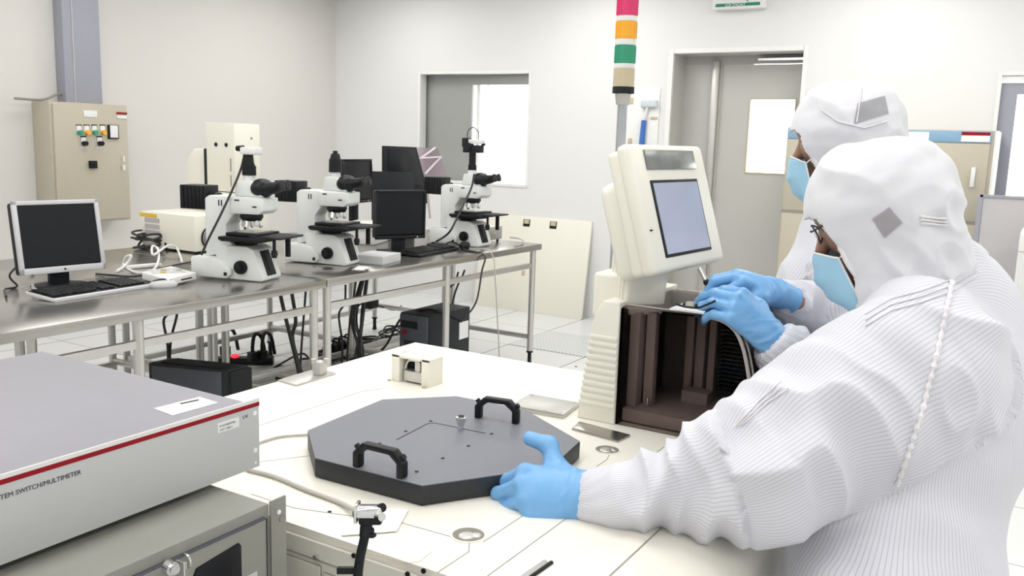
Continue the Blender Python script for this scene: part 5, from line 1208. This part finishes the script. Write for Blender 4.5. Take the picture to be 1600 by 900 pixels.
    rg = np.array([1 - 2.8 * abs(noise.noise(Vector((a * 9 + b * 5, b * 13 - a * 6, c * 7)))) + max(0.0, min(1.0, (-b + a * -0.3 - 0.0) / 0.08)) * (0.9 - 2.6 * abs(noise.noise(Vector((a * 24 - b * 9, b * 5 + 3, c * 22))))) for a, b, c in zip(lf, lu, ls)])
    f2 = np.array([noise.noise(Vector((a * 30, b * 42, c * 25))) for a, b, c in zip(lf, lu, ls)])
    calm = 1 - 0.75 * np.exp(-(np.maximum(0, 0.095 - lf) / 0.03) ** 2)          # the cloth is held taut around the face
    P = P + N_ * ((rg * 0.0068 - 0.003 + f2 * 0.0026) * calm)[:, None]
    hood = to_obj('hood', P, Q, HOODM, body)
    # rim tape around the face opening
    from mathutils.bvhtree import BVHTree
    bv = BVHTree.FromPolygons([Vector(p) for p in P], [tuple(q) for q in Q.tolist()])
    bs = BVHTree.FromPolygons([Vector(np.array(suit.data.vertices[i].co) + np.array(wloc(body))) for i in range(len(suit.data.vertices))], [tuple(p.vertices) for p in suit.data.polygons])
    def onh(p, tree=bv, off=0.0): 
        r_ = tree.find_nearest(Vector(p)); return np.array(r_[0]) + np.array(r_[1]) * off
    ring = []
    for k in range(29):
        a = 2 * PI * k / 28; ca, sa = math.cos(a), math.sin(a); sq = max(abs(ca), abs(sa)) ** -0.45
        for grow in (0.003, 0.008, 0.014, 0.02):
            p_ = H_(0.32, o2 + (o3 + grow) * sa * sq, (o1 + grow) * ca * sq); r_ = bv.ray_cast(Vector(p_), Vector(-f), 0.30)
            if r_[0] is not None and (np.array(r_[0]) - Hc) @ f > 0.045: ring.append(np.array(r_[0])); break
    for _ in range(3): ring = [(ring[i - 1] + ring[i] * 2 + ring[(i + 1) % len(ring)]) / 4 for i in range(len(ring))]
    m = MB(); m.tube(ring + ring[:1], 0.0048, 8, True, 2); m.build('hood_rim', SEAMW, hood)
    # ---- face mask
    bm_ = bmesh.new(); NU, NV = 28, 16; fc = [.136, .150, .156, .152, .142, .124]; grid = []
    for i in range(NU + 1):
        a = -1 + 2 * i / NU; row = []
        for k in range(NV + 1):
            v = k / NV; x = v * 5; i0 = min(4, int(x)); c_ = fc[i0] + (fc[i0 + 1] - fc[i0]) * (x - i0)
            uu = (-0.026 - v * 0.116) * (1 - abs(a) ** 3) + (-0.048 - v * 0.075) * abs(a) ** 3
            sf = 0.098; ff = sf + (c_ - sf) * math.cos(a * PI / 2) ** 0.75 + 0.0026 * math.sin(v * 20) * (1 - abs(a)) ; ss = 0.068 * math.sin(a * PI / 2)
            row.append(bm_.verts.new(Vector(H_(ff, uu, ss))))
        grid.append(row)
    for i in range(NU):
        for k in range(NV): bm_.faces.new((grid[i][k], grid[i + 1][k], grid[i + 1][k + 1], grid[i][k + 1]))
    bmesh.ops.recalc_face_normals(bm_, faces=bm_.faces); bmesh.ops.solidify(bm_, geom=bm_.faces[:], thickness=0.0016)
    edge = [np.array(grid[i][0].co) for i in range(NU + 1)]; sidesL = [[np.array(grid[e][k].co) for k in range(0, NV + 1, 4)] for e in (0, NU)]
    m = MB(); m.add(bm_); mk = m.build('face_mask', MASK, body, smooth=60)
    m = MB(); m.tube(edge, 0.0018, 6, False); [m.tube(sd, 0.0016, 6, False) for sd in sidesL]; m.build('mask_border', LABEL, mk)
    for sg in (-1, 1):
        m = MB(); m.tube([H_(0.098, -0.05, sg * .067), H_(0.04, -0.02, sg * .082), H_(-0.005, 0.0, sg * .088)], 0.0012, 6); m.tube([H_(0.098, -0.12, sg * .066), H_(0.04, -0.075, sg * .078), H_(-0.005, -0.03, sg * .086)], 0.0012, 6); m.build('ear_loop', LABEL, mk)
    for sg in (-1, 1):
        m = MB(); m.sph(H_(0.093, 0.004, sg * 0.032), 0.0115 * HS); e = m.build('eye', LABEL, body); m = MB(); m.sph(H_(0.1005, 0.003, sg * 0.032), 0.0055 * HS); m.build('iris', INK, e)
        m = MB(); m.tube([H_(0.108, 0.026, sg * .014), H_(0.107, 0.031, sg * .035), H_(0.096, 0.026, sg * .052)], 0.003, 6); m.build('eyebrow', INK, body)
    if glasses:
        m = MB()
        for sg in (-1, 1): m.tube([H_(0.118 - 0.006 * abs(math.cos(a)), 0.000 + 0.016 * math.sin(a), sg * (0.033 + 0.026 * math.cos(a))) for a in [k * PI / 10 for k in range(21)]], 0.0014, 6, False); m.tube([H_(0.116, 0.008, sg * .059), H_(0.06, 0.01, sg * .072), H_(0.0, 0.008, sg * .08)], 0.0014, 6)
        m.tube([H_(0.125, 0.006, -.008), H_(0.127, 0.008, 0), H_(0.125, 0.006, .008)], 0.0014, 6)
        gl = m.build('glasses', CABLE, body)
        for sg in (-1, 1):
            m = MB(); m.cyl(H_(0.1155, 0.0, sg * .033), H_(0.1165, 0.0, sg * .033), 0.018, seg=24); m.build('lens', GLASS, gl)
    return body, suit, hood, bv, bs, H_, (f, u, s_)

GR = (0.75, 0.75, 0.9)
# ---- near person: leans over the machine, left hand on the octagonal lid
Hc1 = atd(1385, 315, 1.45); f1 = np.array([-0.10, 0.86, -0.50])
W1 = atd(921, 777, 1.325)
waist1 = atd(1392, 880, 1.37); chest1 = atd(1450, 640, 1.44); pelv1 = np.array([1.33, 0.13, 0.72])
lat1 = nrm([-0.93, 0.36, 0]); up1 = atd(1470, 510, 1.50)
shL = atd(1432, 570, 1.34); elL = atd(1190, 728, 1.27); wrL = atd(975, 782, 1.31)
cuL = W1 + (wrL - W1) * 0.2
shR = chest1 - lat1 * 0.27 + np.array([0, .07, 0.04]); elR = np.array([1.80, 0.19, 0.93]); wrR = np.array([1.62, 0.295, 0.935])
WR1 = np.array([1.57, 0.315, 0.925])
J1 = [
 (pelv1, waist1, 0.135, 0.130, 0.04, lat1, 1.28, 'torso', 0, 0), (waist1, chest1, 0.132, 0.150, 0.05, lat1, 1.32, 'torso', 0, 0), (chest1, up1, 0.150, 0.115, 0.05, lat1, 1.40, 'torso', 0, 0),
 (up1, atd(1445, 425, 1.49), 0.115, 0.085, 0.05, lat1, 1.05, 'torso', 0, 0),
 (shL, elL, 0.122, 0.098, 0.045, None, 1, 'arm', 0.105, 0.0), (elL, wrL, 0.098, 0.056, 0.03, None, 1, 'arm', 0.09, 0.33), (wrL, cuL, 0.052, 0.040, 0.015, None, 1, 'arm', 0.06, 0.56),
 (shR, elR, 0.105, 0.085, 0.045, None, 1, 'arm', 0.09, 2.0), (elR, wrR, 0.085, 0.05, 0.03, None, 1, 'arm', 0.08, 2.3), (wrR, WR1, 0.048, 0.038, 0.015, None, 1, 'arm', 0.06, 2.5)]
hand1L = dict(W=W1, X=nrm([-0.48, 0.87, 0.02]), Z=np.array([-0.60, -0.36, 0.66]), side='L', s=1.14, splay=0.0, cuff=0.0, cb=-0.014, fore=wrL,
              curl=[(0.95, 1.1, 0.5), (0.85, 1.2, 0.6), (0.9, 1.2, 0.6), (1.05, 1.2, 0.6)], thumb=[(0.30, 0.95, 0.05), (0.95, 0.30, -0.05)])
hand1R = dict(W=WR1, X=nrm([-0.95, 0.12, -0.12]), Z=np.array([0.3, 0.0, 0.9]), side='R', s=1.0, fore=wrR, curl=[(0.4, 0.5, 0.3)] * 4, thumb=[(0.7, 0.7, -0.2), (0.9, 0.3, -0.2)])
legs1 = dict(hips=[pelv1 + lat1 * 0.09, pelv1 - lat1 * 0.09], knees=[np.array([1.25, 0.16, 0.46]), np.array([1.43, 0.10, 0.46])], feet=[np.array([1.22, 0.10, 0]), np.array([1.42, 0.04, 0])], toe=np.array([0.1, 1, 0]) * 1.0,
             neck=atd(1455, 430, 1.48), hooddrape=[(atd(1405, 400, 1.46), atd(1465, 440, 1.49), 0.088, 0.080), (atd(1390, 430, 1.45), atd(1395, 470, 1.45), 0.055, 0.065)])
_b1, suit1, hood1, bv1, bs1, _h1, _f1 = person('person in white striped cleanroom suit nearest the camera, gloved hand gripping the octagonal lid', (1.33, 0.12, 0), Hc1, f1, 1.0, [hand1L, hand1R], J1, legs1, lat1, glasses=True)
def ray_hit(tree, px, py, off=0.0015):
    d = Vector(ray(px, py)).normalized(); r_ = tree.ray_cast(Vector(CC), d)
    return None if r_[0] is None else np.array(r_[0]) + np.array(r_[1]) * off
def seam_line(name, tree, pxs, r, m_, parent, dash=False, n=14):
    P_ = []
    for a, b in zip(pxs, pxs[1:]):
        for k in range(n):
            u_ = k / n; h_ = ray_hit(tree, a[0] + (b[0] - a[0]) * u_, a[1] + (b[1] - a[1]) * u_)
            if h_ is not None: P_.append(h_)
    if len(P_) < 3: return
    m = MB(); bump = (lambda u_: r * (1 + 0.45 * math.sin(u_ * len(P_) * 1.6))) if dash else r
    m.tube(P_, bump, 6, False); m.build(name, m_, parent)
seam_line('shoulder_seam', bs1, [(1487, 440), (1475, 500), (1455, 590), (1428, 680), (1400, 760)], 0.0032, SEAMW, suit1, True, 22)
for o_ in (0, 9, 18): seam_line('collar_stitching', bs1, [(1352, 492 + o_), (1392, 468 + o_), (1440, 455 + o_), (1490, 436 + o_), (1530, 412 + o_)], 0.0010, HOODM, suit1, False, 10)
for o_ in (0, 6, 12): seam_line('elbow_tape', bs1, [(1148 + o_, 668 - o_ * .3), (1185 + o_, 628 + o_ * .3), (1225 + o_, 592 + o_)], 0.0010, SEAMW, suit1, False, 8)
for o_ in (0, 5, 10): seam_line('neck_elastic', bv1, [(1438, 338 + o_), (1460, 340 + o_), (1482, 341 + o_)], 0.0022, SEAMW, hood1, False, 8)
PATCH = mat('grey_patch_cloth', (0.70, 0.665, 0.70), 0.8)
def patch_(tree, px, parent, n=8, m_=None):
    m = MB(); G_ = [[ray_hit(tree, *[sum(w_ * c_[i] for w_, c_ in zip(((1 - u_) * (1 - v_), u_ * (1 - v_), u_ * v_, (1 - u_) * v_), px)) for i in (0, 1)], off=0.0016) for u_ in [i / n for i in range(n + 1)]] for v_ in [j / n for j in range(n + 1)]]
    if any(g is None for r_ in G_ for g in r_): return
    V_ = [[m.bm.verts.new(Vector(g)) for g in r_] for r_ in G_]
    for j in range(n):
        for i in range(n): m.bm.faces.new((V_[j][i], V_[j][i + 1], V_[j + 1][i + 1], V_[j + 1][i]))
    bmesh.ops.solidify(m.bm, geom=m.bm.faces[:], thickness=0.001); m.build('fabric_patch', m_ or PATCH, parent)
patch_(bv1, [(1363, 342), (1390, 324), (1410, 348), (1382, 372)], hood1)

# ---- far person: works over the smoked hood with both hands
Hc2 = atd(1331, 203, 1.95); f2 = np.array([-0.06, 0.95, -0.28])
W2L = atd(1203, 527, 1.60); W2R = atd(1212, 458, 1.72)
lat2 = nrm([-0.97, 0.2, 0]); pelv2 = np.array([2.12, 0.14, 0.80]); waist2 = atd(1318, 620, 1.98); chest2 = atd(1312, 470, 1.98); up2 = atd(1326, 385, 1.98)
sh2L = atd(1345, 440, 1.84); el2L = atd(1340, 655, 1.72); wr2L = atd(1244, 566, 1.625)
sh2R = up2 - lat2 * 0.17 + np.array([0, 0.03, -0.03]); el2R = atd(1312, 540, 2.02); wr2R = atd(1245, 478, 1.79)
J2 = [
 (pelv2, waist2, 0.12, 0.115, 0.04, lat2, 1.3, 'torso', 0, 0), (waist2, chest2, 0.115, 0.125, 0.05, lat2, 1.3, 'torso', 0, 0), (chest2, up2, 0.125, 0.10, 0.05, lat2, 1.4, 'torso', 0, 0), (up2, atd(1335, 310, 1.98), 0.10, 0.075, 0.05, lat2, 1.05, 'torso', 0, 0),
 (sh2L, el2L, 0.088, 0.078, 0.03, None, 1, 'arm', 0.08, 0.0), (el2L, wr2L, 0.076, 0.056, 0.025, None, 1, 'arm', 0.07, 0.3), (wr2L, W2L + (wr2L - W2L) * .3, 0.053, 0.044, 0.015, None, 1, 'arm', 0.05, 0.5),
 (sh2R, el2R, 0.085, 0.075, 0.04, None, 1, 'arm', 0.08, 2.0), (el2R, wr2R, 0.075, 0.05, 0.03, None, 1, 'arm', 0.07, 2.3), (wr2R, W2R + (wr2R - W2R) * .3, 0.045, 0.036, 0.015, None, 1, 'arm', 0.05, 2.5)]
X2L = nrm(atd(1150, 476, 1.60) - W2L); X2R = nrm(atd(1148, 432, 1.70) - W2R)
hand2L = dict(W=W2L, X=X2L, Z=-CF * 0.75 + CU * 0.6, side='L', s=1.0, splay=0.05, cuff=0.0, cb=-0.004, fore=wr2L, curl=[(0.95, 0.35, 0.2), (0.85, 0.5, 0.3), (0.8, 0.6, 0.4), (0.75, 0.7, 0.5)], thumb=[(0.85, 0.3, -0.5), (0.85, 0.0, -0.5)])
hand2R = dict(W=W2R, X=X2R, Z=CU * 0.9 - CF * 0.35, side='R', s=1.0, splay=0.04, cuff=0.0, cb=0.0, fore=wr2R, curl=[(0.9, 0.55, 0.25), (0.6, 0.9, 0.5), (0.6, 1.0, 0.6), (0.6, 1.1, 0.7)], thumb=[(0.8, 0.2, -0.6), (0.8, 0.0, -0.6)])
legs2 = dict(hips=[pelv2 + lat2 * 0.09, pelv2 - lat2 * 0.09], knees=[np.array([2.06, 0.16, 0.46]), np.array([2.24, 0.14, 0.46])], feet=[np.array([2.05, 0.08, 0]), np.array([2.25, 0.08, 0])], toe=np.array([0.0, 1, 0]),
             neck=up2 + np.array([0, -0.01, 0.05]), hooddrape=[(atd(1345, 275, 1.96), atd(1362, 330, 1.98), 0.085, 0.085)])
_b2, suit2, hood2, bv2, bs2, _h2, _f2 = person('person in white cleanroom suit standing farther back, both gloved hands on the smoked hood', (2.12, 0.12, 0), Hc2, f2, 1.0, [hand2L, hand2R], J2, legs2, lat2)
patch_(bv2, [(1340, 162), (1382, 150), (1388, 178), (1334, 194)], hood2, 8, mat('grey_patch_light', (0.66, 0.655, 0.69), 0.8))
seam_line('hood_seam', bv2, [(1278, 150), (1284, 172), (1310, 190), (1350, 200), (1390, 188)], 0.0015, SEAMW, hood2, False, 10)
seam_line('hood_seam', bv2, [(1346, 135), (1344, 155), (1338, 195)], 0.0015, SEAMW, hood2, False, 10)
